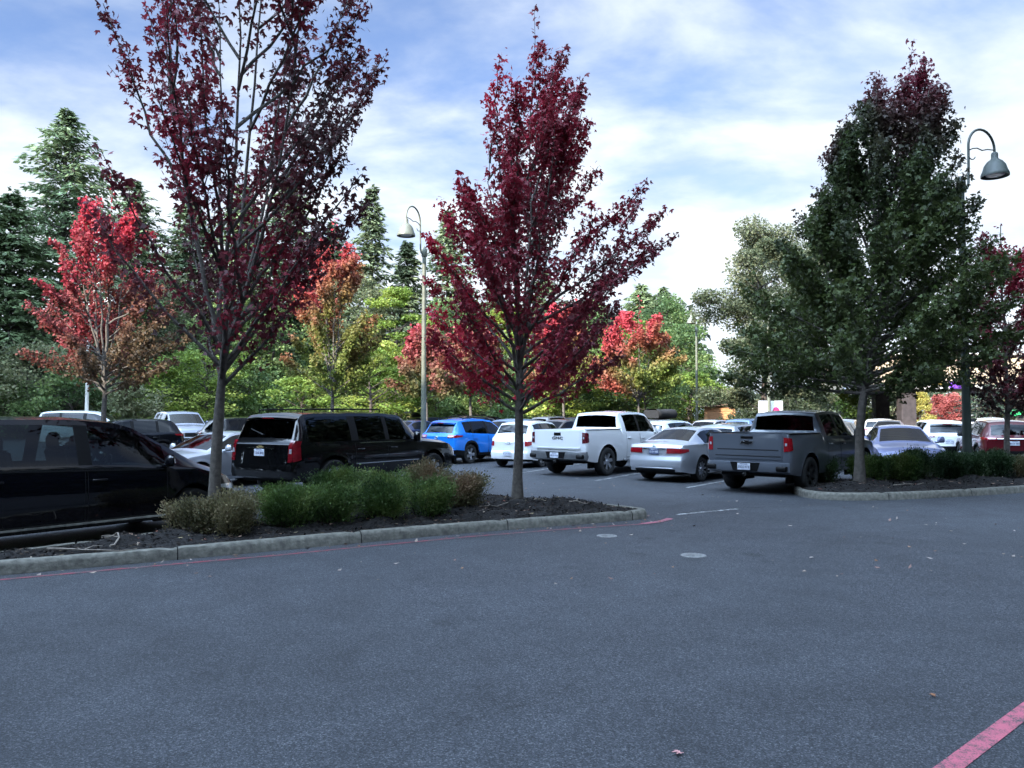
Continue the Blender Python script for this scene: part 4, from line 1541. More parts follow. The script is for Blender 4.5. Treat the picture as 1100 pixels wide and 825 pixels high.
REDP = worn_paint('red_lane_paint', (.25, .035, .055), .50, 7)
PINKP = worn_paint('faded_red_paint', (.46, .11, .15), .52, 9)
WHITEP = worn_paint('white_stall_paint', (.62, .62, .60), .43, 6)
# red line in the lower right corner
a, b_ = G(1000, 840), G(1130, 742)
ribbon('painted_red_line', [a + (a - b_) * .5, a, b_, b_ + (b_ - a) * 2.2], .105, .004, PINKP)


# ---- islands
def smooth_loop(pts, closed=True, n=4):
    """Chaikin corner cutting"""
    for _ in range(n - 1):
        out = []
        m = len(pts)
        for i in range(m):
            p, q = Vector(pts[i]), Vector(pts[(i + 1) % m])
            out += [p * .75 + q * .25, p * .25 + q * .75]
        pts = out
    return pts


CONC = mat('kerb_concrete', (.15, .143, .118), .88, noise=.38, scale=13, bump=.5, bscale=35)


def offset_loop(P, d):
    m = len(P); out = []
    for i in range(m):
        t = (P[(i + 1) % m] - P[i - 1]).normalized()
        out.append(P[i] + Vector((-t.y, t.x, 0)) * d)
    return out


def island(outline, name_bed, seed, mound):
    P = [Vector((p[0], p[1], 0)) for p in smooth_loop([Vector((x, y, 0)) for x, y in outline])]
    # resample evenly
    Lc = [0]
    for i in range(len(P)): Lc.append(Lc[-1] + (P[(i + 1) % len(P)] - P[i]).length)
    n = int(Lc[-1] / .12)
    Q = []
    for k in range(n):
        s_ = Lc[-1] * k / n
        i = max(j for j in range(len(P)) if Lc[j] <= s_)
        f = (s_ - Lc[i]) / max(1e-6, Lc[i + 1] - Lc[i])
        Q.append(P[i].lerp(P[(i + 1) % len(P)], f))
    area = sum(Q[i].x * Q[(i + 1) % n].y - Q[(i + 1) % n].x * Q[i].y for i in range(n))
    if area < 0: Q.reverse()
    rng = np.random.default_rng(seed)
    # kerb with joints every 2.4 m
    prof = [(0, -.03), (.012, .10), (.035, .142), (.06, .15), (.15, .152), (.165, .145), (.165, .05)]
    mb = MB(); vs = []
    for k in range(n):
        t = (Q[(k + 1) % n] - Q[k - 1]).normalized(); nn = Vector((-t.y, t.x, 0))
        joint = (k % 20) == 0
        for o, z in prof:
            wv = .006 * math.sin(k * .21 + seed) + rng.normal(0, .0012)
            p = Q[k] + nn * (o + (wv if z > .05 else 0) + (.02 if joint and o < .05 else 0))
            vs.append((p.x, p.y, z + (rng.normal(0, .0015) + .004 * math.sin(k * .13) if z > .05 else 0) - (.022 if joint and z > .09 else 0)))
    m = len(prof); fs = []
    for k in range(n):
        k2 = (k + 1) % n
        for i in range(m - 1):
            fs.append([k * m + i, k2 * m + i, k2 * m + i + 1, k * m + i + 1])
    mb.add(vs, fs)
    # the open joints between the kerb stones
    for k in range(0, n, 20):
        t = (Q[(k + 1) % n] - Q[k - 1]).normalized(); nn = Vector((-t.y, t.x, 0))
        js = []
        for o, z in prof[:-1]:
            for e in (-.007, .007):
                p = Q[k] + t * (.06 + e) + nn * (o - (.004 if z < .14 else 0) - .002)
                js.append((p.x, p.y, z + (.006 if z > .09 else 0)))
        mb.add(js, [[2 * i, 2 * i + 1, 2 * i + 3, 2 * i + 2] for i in range(len(prof) - 2)], 1)
    struct(mb.build('kerb', [CONC, SEAM], smooth=45))
    # bark mulch, heaped
    inner = offset_loop(Q, .155)
    bx0, bx1 = min(p.x for p in inner), max(p.x for p in inner)
    by0, by1 = min(p.y for p in inner), max(p.y for p in inner)
    def inside(x, y, poly):
        c = False; m_ = len(poly); j = m_ - 1
        for i in range(m_):
            if (poly[i].y > y) != (poly[j].y > y) and x < (poly[j].x - poly[i].x) * (y - poly[i].y) / (poly[j].y - poly[i].y) + poly[i].x: c = not c
            j = i
        return c
    A = np.array([[p.x, p.y] for p in inner])
    def dist(x, y): return float(np.sqrt(((A - [x, y]) ** 2).sum(1)).min())
    W = [np.random.default_rng(seed + 5 + i).normal(0, 1, 2) for i in range(6)]
    def hz(x, y):
        d = dist(x, y)
        h = .11 + mound * (1 - math.exp(-d / .55))
        h += .02 * sum(math.sin(x * w_[0] * 5 + y * w_[1] * 5 + i) for i, w_ in enumerate(W)) * min(1, d / .3)
        return h
    st = .085
    nx, ny = int((bx1 - bx0) / st) + 2, int((by1 - by0) / st) + 2
    ids = {}; bm_ = MB(); vv = []; ff = []
    def vid(i, j):
        if (i, j) in ids: return ids[(i, j)]
        x, y = bx0 + i * st, by0 + j * st
        vv.append((x, y, hz(x, y) + rng.normal(0, .008) - (0 if inside(x, y, inner) else .09))); ids[(i, j)] = len(vv) - 1
        return ids[(i, j)]
    core = {}
    for i in range(nx):
        for j in range(ny):
            x, y = bx0 + (i + .5) * st, by0 + (j + .5) * st
            if inside(x, y, inner): ff.append([vid(i, j), vid(i + 1, j), vid(i + 1, j + 1), vid(i, j + 1)])
    bm_.add(vv, ff)
    struct(bm_.build(name_bed, MULCH, smooth=0))
    return Q, inner, inside, hz, (bx0, bx1, by0, by1)


MULCH = mat('bark_mulch', (.011, .009, .008), .95, noise=.6, scale=22, bump=1.0, bscale=45)
LEFT = [(-9.4, 6.55), (-7.0, 7.98), (-3.1, 10.28), (-.7, 11.85), (1.7, 13.05), (2.55, 13.55), (2.0, 14.25), (.9, 15.4), (-1.2, 15.9), (-2.7, 14.7), (-5.2, 10.75), (-7.4, 7.98), (-8.6, 7.25)]
RIGHT = [(6.45, 17.9), (6.35, 16.9), (6.75, 16.25), (8.0, 16.35), (9.6, 16.95), (12.06, 18.0), (16.5, 20.0), (22, 22.6), (22.4, 23.9), (16, 22.7), (10.4, 20.2), (8.3, 19.6), (7.0, 18.9)]
isl_l = island(LEFT, 'planting_bed', 3, .16)
isl_r = island(RIGHT, 'planting_bed', 4, .14)


def litter(isl, n, seed, name, sz, cols, m):
    """bark chips, dead leaves: loose stuff nobody would count"""
    Q, inner, inside, hz, (x0, x1, y0, y1) = isl
    rng = np.random.default_rng(seed)
    P = []
    while len(P) < n:
        x, y = rng.uniform(x0, x1), rng.uniform(y0, y1)
        if inside(x, y, inner): P.append((x, y, hz(x, y) + .012))
    P = np.array(P)
    D = rng.normal(0, 1, (n, 3)); D[:, 2] *= .25; D = norm(D)
    up = np.zeros((n, 3)); up[:, 2] = 1; up += rng.normal(0, .35, (n, 3))
    S = norm(np.cross(D, up))
    V = kites(P, D, S, sz * rng.uniform(.5, 1.5, n), .45, .12)
    c = np.array(cols)[rng.integers(0, len(cols), n)] * rng.uniform(.6, 1.3, (n, 1))
    o = quads_object(name, V, 4, m, None, np.clip(c, .003, .9)); o['kind'] = 'stuff'
    return o


CHIPM = leaf_mat('bark_chip', .9, .0, .2)
litter(isl_l, 9000, 1, 'bark_chips', .055, [(.012, .009, .008), (.02, .015, .012), (.007, .006, .006), (.045, .034, .025)], CHIPM)
litter(isl_r, 6000, 2, 'bark_chips', .06, [(.012, .009, .008), (.02, .015, .012), (.007, .006, .006), (.045, .034, .025)], CHIPM)
litter(isl_l, 520, 3, 'leaf_litter', .055, [(.30, .20, .15), (.25, .10, .07), (.34, .28, .22), (.2, .16, .1)], CHIPM)
litter(isl_r, 200, 4, 'leaf_litter', .07, [(.30, .20, .15), (.25, .10, .07), (.34, .28, .22)], CHIPM)


def street_litter():
    rng = np.random.default_rng(22)
    P = []
    for k in range(190):                       # gathered along the gutter
        i = rng.integers(0, len(isl_l[0])); q = isl_l[0][i]
        if q.y > 14: continue
        P.append((q.x + abs(rng.normal(.08, .14)), q.y - abs(rng.normal(.10, .16)), .008))
    for k in range(200):
        P.append((rng.uniform(-4, 10), rng.uniform(8, 24), .008))
    P = np.array(P); n = len(P)
    D = rng.normal(0, 1, (n, 3)); D[:, 2] = rng.uniform(0, .25, n); D = norm(D)
    up = np.zeros((n, 3)); up[:, 2] = 1; up += rng.normal(0, .2, (n, 3))
    S = norm(np.cross(D, up))
    V = kites(P, D, S, .06 * rng.uniform(.5, 1.4, n), .6, .1)
    c = np.array([(.32, .25, .20), (.36, .30, .26), (.28, .16, .10), (.22, .14, .12)])[rng.integers(0, 4, n)] * rng.uniform(.6, 1.2, (n, 1))
    o = quads_object('leaf_litter', V, 4, CHIPM, None, c); o['kind'] = 'stuff'
street_litter()


def one_leaf(px, py, size, col, label, seed):
    rng = np.random.default_rng(seed)
    p = np.array([G(px, py)]) + [[0, 0, .012]]
    vs = []
    for ang, k in ((0, 1.0), (.85, .8), (-.85, .8), (1.75, .5), (-1.75, .5)):
        a0 = rng.uniform(0, 6.28) if not vs else a0
        D = np.array([[math.cos(a0 + ang), math.sin(a0 + ang), .12]]); S = np.array([[-math.sin(a0 + ang), math.cos(a0 + ang), .05]])
        vs.append(kites(p, norm(D), norm(S), np.array([size * k]), .5, .16))
    m = mat('dry_leaf_' + str(seed), col, .7, noise=.3, scale=40)
    o = quads_object('fallen_leaf', np.concatenate(vs), 4, m)
    st = MB(); st.tube([tuple(p[0]), (p[0][0] - .5 * size * math.cos(a0), p[0][1] - .5 * size * math.sin(a0), .012)], .0022, 5)
    st.build('leaf_stalk', m, o, 0)
    tag(o, label, 'leaf')
one_leaf(730, 811, .045, (.50, .25, .24), 'curled pink maple leaf lying on the open asphalt nearest the viewer', 1)
one_leaf(1003, 749, .036, (.30, .13, .06), 'small orange-brown leaf on the asphalt beyond the red corner line', 2)
one_leaf(871, 600, .05, (.36, .30, .26), 'pale fallen leaf alone in the middle of the driveway', 3)

# ---- red kerb line with its faded end, stall lines, white bay line
fl = [G(px, py) for px, py in ((-60, 629), (0, 623), (100, 614), (200, 605), (300, 596.5), (400, 586.5), (500, 577), (600, 569), (660, 565), (690, 563))]
ribbon('painted_red_line', fl, .065, .004, REDP)
ribbon('painted_red_line', [G(690, 563), G(700, 561.8), G(708, 560.6), G(715, 559), G(720, 557.4)], .12, .008, PINKP)
ribbon('stall_line', [G(727, 553), G(757, 550), G(792, 546.8)], .10, .004, WHITEP)
for (a, b_) in (((640, 516.5), (690, 507.5)), ((738, 524), (790, 514.5)), ((560, 508), (586, 504)), ((430, 505), (452, 500))):
    p, q = G(*a), G(*b_)
    d = (q - p).normalized()
    ribbon('stall_line', [p, p + d * 5.4], .10, .004, WHITEP)
for k in range(-4, 6):                        # further bays, seen only as slivers between the cars
    p = Vector((-6.6 + 2.23 * k, 53 - 1.86 * k, 0))
    ribbon('stall_line', [p, p + Vector((.64, .77, 0)) * 5], .10, .004, WHITEP)

# tar and damp marks by the island end
TAR = mat('tar_patch', (.022, .022, .024), .55, noise=.3, scale=5, bump=.3, bscale=60)

IRON = mat('cast_iron', (.20, .20, .195), .6, metal=.3, noise=.35, scale=25, bump=.5, bscale=50)


def manhole(px, py, r_, label):
    c = G(px, py)
    t = MB()
    t.lathe([(r_ + .06, .003), (r_ + .055, .010), (r_ + .006, .012), (r_ + .004, .006)], 32)
    root = t.build('manhole_cover', IRON, loc=c)
    tag(root, label, 'manhole cover')
    d = MB()
    d.lathe([(r_, .006), (r_, .014), (r_ * .97, .016), (0.001, .016)], 32)
    for i in range(-4, 5):
        for j in range(-4, 5):
            x, y = i * r_ * .2, j * r_ * .2
            if math.hypot(x, y) < r_ * .85: d.box((x, y, .018), (r_ * .11, r_ * .11, .006), bev=.002)
    d.build('lid', IRON, root, 40)
manhole(745, 597, .105, 'pale round utility cover set in the open asphalt')
manhole(652, 576, .095, 'dull utility cover close to the kerb tip, flush with dark asphalt')

# ------------------------------------------------------------------ trees in the islands
def shade(t_): return t_


def col_T1(P, rng):
    f = .5 + .42 * clumpy(P, .8, rng) + .12 * (3.5 - P[:, 2]) / 3 - .06 * P[:, 0]
    return mixcol([(0, (.095, .038, .038)), (.45, (.17, .032, .042)), (.8, (.27, .028, .045)), (1, (.42, .03, .06))], f, rng, .35)


def col_T2(P, rng):
    f = .62 + .32 * clumpy(P, .9, rng) - .20 * P[:, 0]
    return mixcol([(0, (.085, .04, .036)), (.3, (.17, .03, .04)), (.65, (.32, .024, .045)), (1, (.52, .03, .06))], f, rng, .35)


def col_T3(P, rng):
    f = (P[:, 2] - 5.6) / 4.6 + .34 * clumpy(P, .6, rng) + .03 * np.abs(P[:, 0])
    return mixcol([(0, (.07, .092, .028)), (.25, (.048, .066, .024)), (.5, (.06, .042, .03)), (.8, (.12, .026, .034)), (1, (.16, .024, .04))], f, rng, .35)


def col_T4(P, rng):
    f = .5 + .5 * clumpy(P, .7, rng)
    return mixcol([(0, (.06, .03, .026)), (.5, (.15, .02, .03)), (1, (.30, .025, .045))], f, rng, .35)


def prof_R(tab):
    zs = [a for a, b in tab]; rs = [b for a, b in tab]
    return lambda z, az=0: float(np.interp(z, zs, rs))


zl = isl_l[3]; zr = isl_r[3]
t1 = Vector((-4.42, 11.45, zl(-4.42, 11.45)))
maple('burgundy maple with sparse dark crown rising out of the frame, beside the black minivan', t1, 10.8, 2.05,
      prof_R([(2.0, .5), (3.0, 1.3), (4.2, 1.85), (5.2, 2.05), (6.2, 2.1), (7.5, 2.3), (8.8, 1.9), (9.8, 1.1), (10.8, .2)]),
      lean=lambda z: (.02 * z + .25 * max(0, z - 4) / 4, 0), n_limbs=54, leaves=14000, leaf=.08, colour=col_T1, r0=.096, seed=31, rise=.72, rise_lo=.24, spread=.11, twigs=5, stems=6, trunk_top=.30)
t2 = Vector((.10, 14.3, zl(.10, 14.3)))
def R2f(z, az=0):
    r_ = np.interp(z, [1.6, 2.2, 3.1, 4.0, 4.9, 5.8, 6.6, 7.6, 8.6, 9.5], [.7, 2.0, 2.45, 2.5, 2.4, 2.1, 1.7, 1.15, .55, .1])
    return float(r_ * (1 + .2 * math.cos(az) * (1 if z < 6.5 else .4)))
maple('crimson maple with full pointed crown standing alone near the tip of the kerbed bed', t2, 9.6, 1.6, R2f,
      lean=lambda z: (.03 * max(0, z - 2), 0), n_limbs=64, leaves=21000, leaf=.082, colour=col_T2, r0=.10, seed=12, rise=.66, rise_lo=.15, spread=.10, twigs=6, stems=4, trunk_top=.40)
t3 = Vector((8.1, 18.0, zr(8.1, 18.0)))
def R3f(z, az=0):
    r_ = np.interp(z, [1.4, 1.9, 2.6, 3.7, 4.8, 5.8, 7.0, 8.0, 9.1, 10.4], [1.6, 2.8, 3.3, 3.4, 2.9, 2.4, 1.8, 1.5, 1.0, .15])
    return float(r_)
maple('large dark green maple turning purple at its top, on the right planted bed', t3, 10.75, 2.0, R3f,
      lean=lambda z: (.14 * max(0, min(z, 5) - 1.5) + .165 * max(0, z - 5), 0), n_limbs=110, leaves=70000, leaf=.09, colour=col_T3, r0=.115, seed=23, rise=.62, rise_lo=.08, spread=.14, twigs=8, stems=5, trunk_top=.36, low=-.25)
t4 = Vector((13.05, 20.35, zr(13.05, 20.35)))
maple('slim red maple behind the clipped hedge at the right edge, its trunk pale', t4, 7.2, 1.5,
      prof_R([(1.8, .7), (2.8, 1.3), (4, 1.6), (5.5, 1.2), (6.5, .6), (7.2, .15)]), n_limbs=34, leaves=9000, leaf=.09, colour=col_T4, r0=.085, seed=44, rise=.5, spread=.11)
t5 = Vector((17.6, 22.3, zr(17.6, 22.3)))
maple('dark purple maple reaching in from beyond the right side of the view', t5, 8.8, 2.6,
      prof_R([(1.8, .9), (2.8, 2.2), (4.5, 2.9), (6, 2.4), (7.5, 1.3), (8.8, .15)]), n_limbs=40, leaves=13000, leaf=.10, colour=col_T4, r0=.12, seed=48, rise=.5, spread=.12)

# ---- shrubs
GREENB = [(0, (.035, .07, .02)), (.5, (.085, .145, .035)), (1, (.18, .23, .065))]
OLIVEB = [(0, (.09, .085, .04)), (.5, (.19, .17, .085)), (1, (.30, .25, .14))]
BROWNB = [(0, (.07, .10, .04)), (.5, (.15, .14, .065)), (1, (.30, .20, .12))]
DARKB = [(0, (.02, .045, .018)), (.5, (.042, .08, .03)), (1, (.085, .125, .05))]
grpL = 'shrubs in the near bed'
BUSHES = [
    (-4.42, 10.62, .33, .33, .50, OLIVEB, 'olive-brown shrub at the left end of the bed, before the maple trunk'),
    (-3.88, 10.72, .45, .42, .60, OLIVEB, 'tan and olive rounded shrub just right of the burgundy maple trunk'),
    (-3.25, 11.25, .48, .45, .58, GREENB, 'green shrub touching the tan shrub in the front row'),
    (-2.70, 11.48, .46, .42, .60, GREENB, 'low green front shrub below the rear door of the black sport utility'),
    (-2.02, 12.05, .52, .46, .62, GREENB, 'widest green front shrub, mid bed'),
    (-1.42, 12.38, .50, .45, .62, GREENB, 'green front shrub next to the brown-tipped one'),
    (-.98, 13.05, .48, .48, .64, BROWNB, 'brown-tipped shrub at the right end of the shrub row'),
    (-3.55, 12.25, .5, .42, .62, GREENB, 'dark green back-row shrub behind the tan shrub'),
    (-2.85, 12.80, .52, .45, .66, GREENB, 'back-row green shrub in the middle of the bed'),
    (-2.12, 13.45, .52, .45, .66, GREENB, 'tall back-row green shrub under the front door of the black sport utility'),
    (-1.55, 13.95, .42, .4, .74, BROWNB, 'russet-topped back shrub near the front wheel of the black sport utility'),
]
for i, (x, y, rx, ry, h, stops, lab) in enumerate(BUSHES):
    rx *= 1.16; ry *= 1.12
    bush(lab, (x, y, zl(x, y) - .02), rx, ry, h, int(9500 * rx * ry / .2 * h / .6), stops, 60 + i, .036, name='shrub', group=grpL, rz=i * 1.3)
HB = [
    (7.75, 18.9, .42, .4, .62, DARKB, 'dark low shrub left of the green maple trunk'),
    (8.75, 18.75, .55, .5, .66, GREENB, 'loose green shrub right behind the green maple trunk'),
    (9.50, 18.75, .55, .5, .66, GREENB, 'lighter green shrub left of the clipped hedge plants'),
    (10.2, 19.1, .6, .5, .72, DARKB, 'dark dense hedge plant under the lavender car'),
    (10.95, 19.35, .6, .5, .72, DARKB, 'dark hedge plant just before the lamp post'),
    (11.7, 19.55, .6, .5, .70, DARKB, 'dark hedge plant at the foot of the lamp post'),
    (12.4, 19.75, .55, .5, .68, DARKB, 'dark hedge plant before the slim red maple'),
    (13.05, 19.75, .45, .42, .55, BROWNB, 'faded hedge plant at the right end of the hedge'),
]
for i, (x, y, rx, ry, h, stops, lab) in enumerate(HB):
    bush(lab, (x, y, zr(x, y) - .02), rx, ry, h, int(6500 * rx * ry / .2 * h / .6), stops, 90 + i, .05, name='shrub', group='shrubs in the right bed', rz=i * 1.1)

# a few dead sticks lying on the mulch
STICK = mat('dead_stick', (.26, .22, .18), .9, noise=.3, scale=20)
def stick(x, y, L, az, label, seed, isl):
    rng = np.random.default_rng(seed)
    mb = MB(); z = isl[3]
    pts = []
    cx, cy = x, y
    for k in range(6):
        pts.append((cx, cy, z(cx, cy) + .03 + .02 * rng.random()))
        az += rng.normal(0, .35); cx += math.cos(az) * L / 5; cy += math.sin(az) * L / 5
    mb.tube(pts, list(np.linspace(.014, .006, 6)), 6)
    q = pts[2]
    mb.tube([q, (q[0] + .12 * math.cos(az + .9), q[1] + .12 * math.sin(az + .9), q[2] + .03), (q[0] + .22 * math.cos(az + .7), q[1] + .22 * math.sin(az + .7), q[2] + .02)], [.008, .006, .003], 5)
    tag(mb.build('dead_branch', STICK, smooth=60), label, 'branch')
stick(-5.55, 9.25, 1.0, .6, 'pale bare branch on the mulch below the black minivan sill', 5, isl_l)
stick(-4.95, 9.55, .7, 1.1, 'short forked pale twig on the mulch left of the olive shrub', 6, isl_l)
stick(-.55, 13.1, .7, 1.0, 'thin pale stick on the mulch by the crimson maple', 7, isl_l)
stick(1.0, 13.6, .35, .4, 'short pale stick near the rounded kerb tip', 8, isl_l)
stick(8.6, 17.4, .9, .2, 'grey branch on the mulch right of the green maple trunk', 9, isl_r)

# ------------------------------------------------------------------ lamp posts
GREENP = mat('shaded_lamp_enamel', (.03, .04, .032), .45, noise=.2, scale=4)  # darker copy of the lamp paint, standing for a post in shade
GREENP2 = mat('lit_lamp_enamel', (.13, .135, .10), .45, noise=.2, scale=4)  # paler copy of the lamp paint, standing for posts in sunlight
LENS = mat('lamp_glass', (.5, .5, .46), .3, noise=.05)


def lamp(base, H, az, label, m, lowd=0):
    root = thing('street_lamp', label, 'street lamp', base, az, 'gooseneck lamps of the car park')
    p = MB()
    p.lathe([(.30, -.1), (.30, .45), (.27, .5), (0.001, .5)], 20)
    p.build('footing', CONC, root, 40)
    p = MB()
    hp = H - 1.55
    p.lathe([(.16, .5), (.16, .62), (.115, .75), (.105, 1.6), (.075, hp), (.0, hp + .02)], 16)
    p.lathe([(.10, hp - .28), (.115, hp - .25), (.115, hp - .02), (.09, hp + .03), (.05, hp + .10), (0.001, hp + .14)], 14)
    p.build('pole', m, root, 40)
    a = MB()
    rr = .48
    path = [(.07, 0, hp - .2), (.22, 0, hp - .17), (.27, 0, hp - .02), (.29, 0, hp + .45), (.30, 0, hp + .98)]
    path += [(.30 + rr - rr * math.cos(t), 0, hp + .98 + rr * 1.05 * math.sin(t)) for t in np.linspace(.15, math.pi, 14)]
    path += [(.30 + 2 * rr, 0, hp + .86)]
    a.tube(path, .032, 10)
    a.build('arm', m, root, 50)
    s_ = MB()
    s_.tube([(.30, 0, hp + .86), (.45, 0, hp + .93), (.62, 0, hp + .96), (.80, 0, hp + .92), (1.0, 0, hp + .97), (1.26, 0, hp + .98)], .016, 8)
    s_.tube([(.42 + .13 * math.cos(t), 0, hp + .76 + .13 * math.sin(t)) for t in np.linspace(2.6, 5.9, 10)], .014, 8)
    s_.build('scroll', m, root, 50)
    h = MB(); cx = .30 + 2 * rr; z0 = hp + .86
    h.lathe([(.0, .06), (.07, .05), (.085, 0), (.085, -.1), (.10, -.13), (.19, -.20), (.26, -.30), (.30, -.44), (.335, -.52), (.345, -.56), (.345, -.60), (.325, -.60), (.315, -.56), (.28, -.48), (.05, -.2)], 24, c=(cx, 0, z0))
    h.build('lamp_shade', m, root, 50)
    b_ = MB()
    b_.lathe([(.0, -.56), (.16, -.58), (.22, -.57), (.24, -.52), (.20, -.45), (.0, -.4)], 18, c=(cx, 0, z0))
    b_.build('lamp_lens', LENS, root, 60)
    return root


lamp((11.9, 20.15, .2), 9.35, R(20), 'dark green gooseneck lamp post rising out of the right hedge', GREENP)
lamp(at(455, 446, 29.5) * Vector((1, 1, 0)) if False else Vector((-3.39, 29.5, 0)), 9.75, R(244), 'pale gooseneck lamp post behind the black sport utility, lamp facing left', GREENP2)
lamp(Vector((13.95, 58, 0)), 9.9, R(240), 'distant small gooseneck lamp post against the open sky', GREENP2)
lamp(Vector((-24.6, 44.5, 0)), 9.7, R(60), 'pale pole of a lamp standing behind the left scarlet maple', mat('white_lamp_enamel', (.5, .48, .42), .5, noise=.15))
lamp(Vector((15.2, 45.5, 0)), 9.2, R(30), 'lamp post half hidden in the grey-green tree', GREENP2)

# ------------------------------------------------------------------ background trees
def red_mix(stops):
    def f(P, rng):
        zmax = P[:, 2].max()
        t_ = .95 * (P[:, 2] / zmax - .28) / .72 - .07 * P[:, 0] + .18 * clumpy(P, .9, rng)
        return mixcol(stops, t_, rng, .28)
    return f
REDS = [(0, (.13, .085, .045)), (.25, (.20, .065, .05)), (.5, (.30, .05, .06)), (.75, (.42, .04, .06)), (1, (.54, .045, .078))]  # leaf colour carries the lit top left and the shaded brown underside
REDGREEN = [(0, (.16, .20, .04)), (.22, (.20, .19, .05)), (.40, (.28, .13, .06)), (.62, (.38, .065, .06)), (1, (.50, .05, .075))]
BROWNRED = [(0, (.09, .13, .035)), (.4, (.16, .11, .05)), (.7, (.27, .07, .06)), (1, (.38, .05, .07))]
grpR = 'autumn maples across the car park'
maple('scarlet maple behind the black minivan, underside coloured brown as if shaded', (-15.9, 30, 0), 12.0, 2.6,
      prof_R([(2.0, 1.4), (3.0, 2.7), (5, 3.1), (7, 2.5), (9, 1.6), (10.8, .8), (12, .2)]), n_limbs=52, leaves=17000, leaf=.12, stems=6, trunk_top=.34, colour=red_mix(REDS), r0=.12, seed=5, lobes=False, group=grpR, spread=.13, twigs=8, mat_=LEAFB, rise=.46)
maple('red and green maple rising behind the roof of the black sport utility', (-8.9, 38, 0), 12.2, 2.6,
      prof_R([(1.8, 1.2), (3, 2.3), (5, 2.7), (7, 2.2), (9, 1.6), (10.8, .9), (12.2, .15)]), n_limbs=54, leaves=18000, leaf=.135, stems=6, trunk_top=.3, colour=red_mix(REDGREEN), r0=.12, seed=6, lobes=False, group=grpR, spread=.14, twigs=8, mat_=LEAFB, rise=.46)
maple('red topped maple with green skirt behind the white pickup', (8.9, 54, 0), 10.6, 3,
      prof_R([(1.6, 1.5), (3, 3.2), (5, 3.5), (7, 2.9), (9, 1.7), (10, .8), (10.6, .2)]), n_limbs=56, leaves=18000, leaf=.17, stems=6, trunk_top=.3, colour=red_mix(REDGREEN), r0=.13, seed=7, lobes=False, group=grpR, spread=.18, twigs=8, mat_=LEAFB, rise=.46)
maple('bright red maple glimpsed through the crown of the crimson maple', (3.9, 57, 0), 11.6, 3,
      prof_R([(1.8, 1.5), (3, 3), (5.5, 3.3), (8, 2.2), (10, 1.1), (11.6, .2)]), n_limbs=40, leaves=12000, leaf=.22, colour=red_mix(REDGREEN), r0=.13, seed=8, lobes=False, group=grpR, spread=.22, twigs=8, mat_=LEAFB, rise=.46)
maple('half green, half russet maple left of the crimson maple trunk', (-2.6, 49, 0), 8.4, 3,
      prof_R([(1.6, 1.5), (2.8, 3), (4.6, 3.2), (6.5, 2), (8.4, .2)]), n_limbs=36, leaves=11000, leaf=.2, colour=red_mix(BROWNRED), r0=.13, seed=9, lobes=False, group=grpR, spread=.22, twigs=8, mat_=LEAFB, rise=.46)
maple('russet young maple right behind the pale lamp post', (-6.2, 56, 0), 9.6, 3,
      prof_R([(1.6, 1.5), (2.8, 2.6), (4.6, 3.0), (6.5, 2.3), (9.6, .2)]), n_limbs=36, leaves=9000, leaf=.22, colour=red_mix(BROWNRED), r0=.13, seed=10, lobes=False, group=grpR, spread=.22, twigs=8, mat_=LEAFB, rise=.46)

grpF = 'conifers beyond the car park'
FIRS = [  # px, top y, Y, radius, tone, label
    (72, 112, 72, 7.6, (.050, .075, .048), 'tallest fir at the far left with a sharp spire'),
    (12, 205, 66, 6.8, (.042, .064, .038), 'broad fir at the left edge, lower than the spired fir'),
    (-45, 180, 78, 6.0, (.042, .062, .04), 'fir leaning in from outside the left edge'),
    (145, 190, 84, 6.4, (.036, .055, .036), 'fir behind the scarlet maple'),
    (205, 205, 86, 6.2, (.034, .052, .034), 'dark fir showing between the limbs of the burgundy maple'),
    (262, 195, 80, 5.6, (.038, .058, .034), 'fir just right of the burgundy maple trunk'),
    (312, 180, 86, 6.0, (.040, .060, .036), 'shadowy fir left of the red and green maple'),
    (358, 238, 90, 5.6, (.04, .06, .036), 'fir hidden behind the red and green maple'),
    (400, 198, 84, 3.6, (.050, .068, .046), 'narrow ragged fir with a bare spire'),
    (438, 258, 88, 4.4, (.055, .072, .045), 'fir left of the pale lamp head'),
    (482, 222, 92, 5.0, (.05, .068, .042), 'fir behind the left side of the crimson maple'),
    (530, 300, 94, 4.6, (.04, .06, .036), 'fir low behind the crimson maple trunk'),
    (585, 290, 94, 5.0, (.04, .06, .036), 'fir behind the right side of the crimson maple'),
    (640, 318, 92, 4.6, (.04, .06, .036), 'fir left of the red topped maple'),
    (688, 304, 88, 4.6, (.05, .07, .042), 'fir poking above the red topped maple'),
    (712, 308, 86, 4.4, (.052, .074, .046), 'rightmost fir of the wood, next to the open sky'),
    (1066, 404, 44, 2.4, (.02, .035, .022), 'small dark evergreen behind the slim red maple'),
]
for i, (px, py, Y, Rb, tone, lab) in enumerate(FIRS):
    p = at(px, py, Y)
    conifer(lab, (p.x, Y, 0), p.z, Rb * 1.5, 200 + i, tuple(c_ * k_ for c_, k_ in zip(tone, (2.15, 1.95, 1.45))) if Y > 50 else tone, group=grpF, narrow=.95, dens=1.0 if Y > 60 else 2.5, z_lo=.05 if Y < 60 else .07)

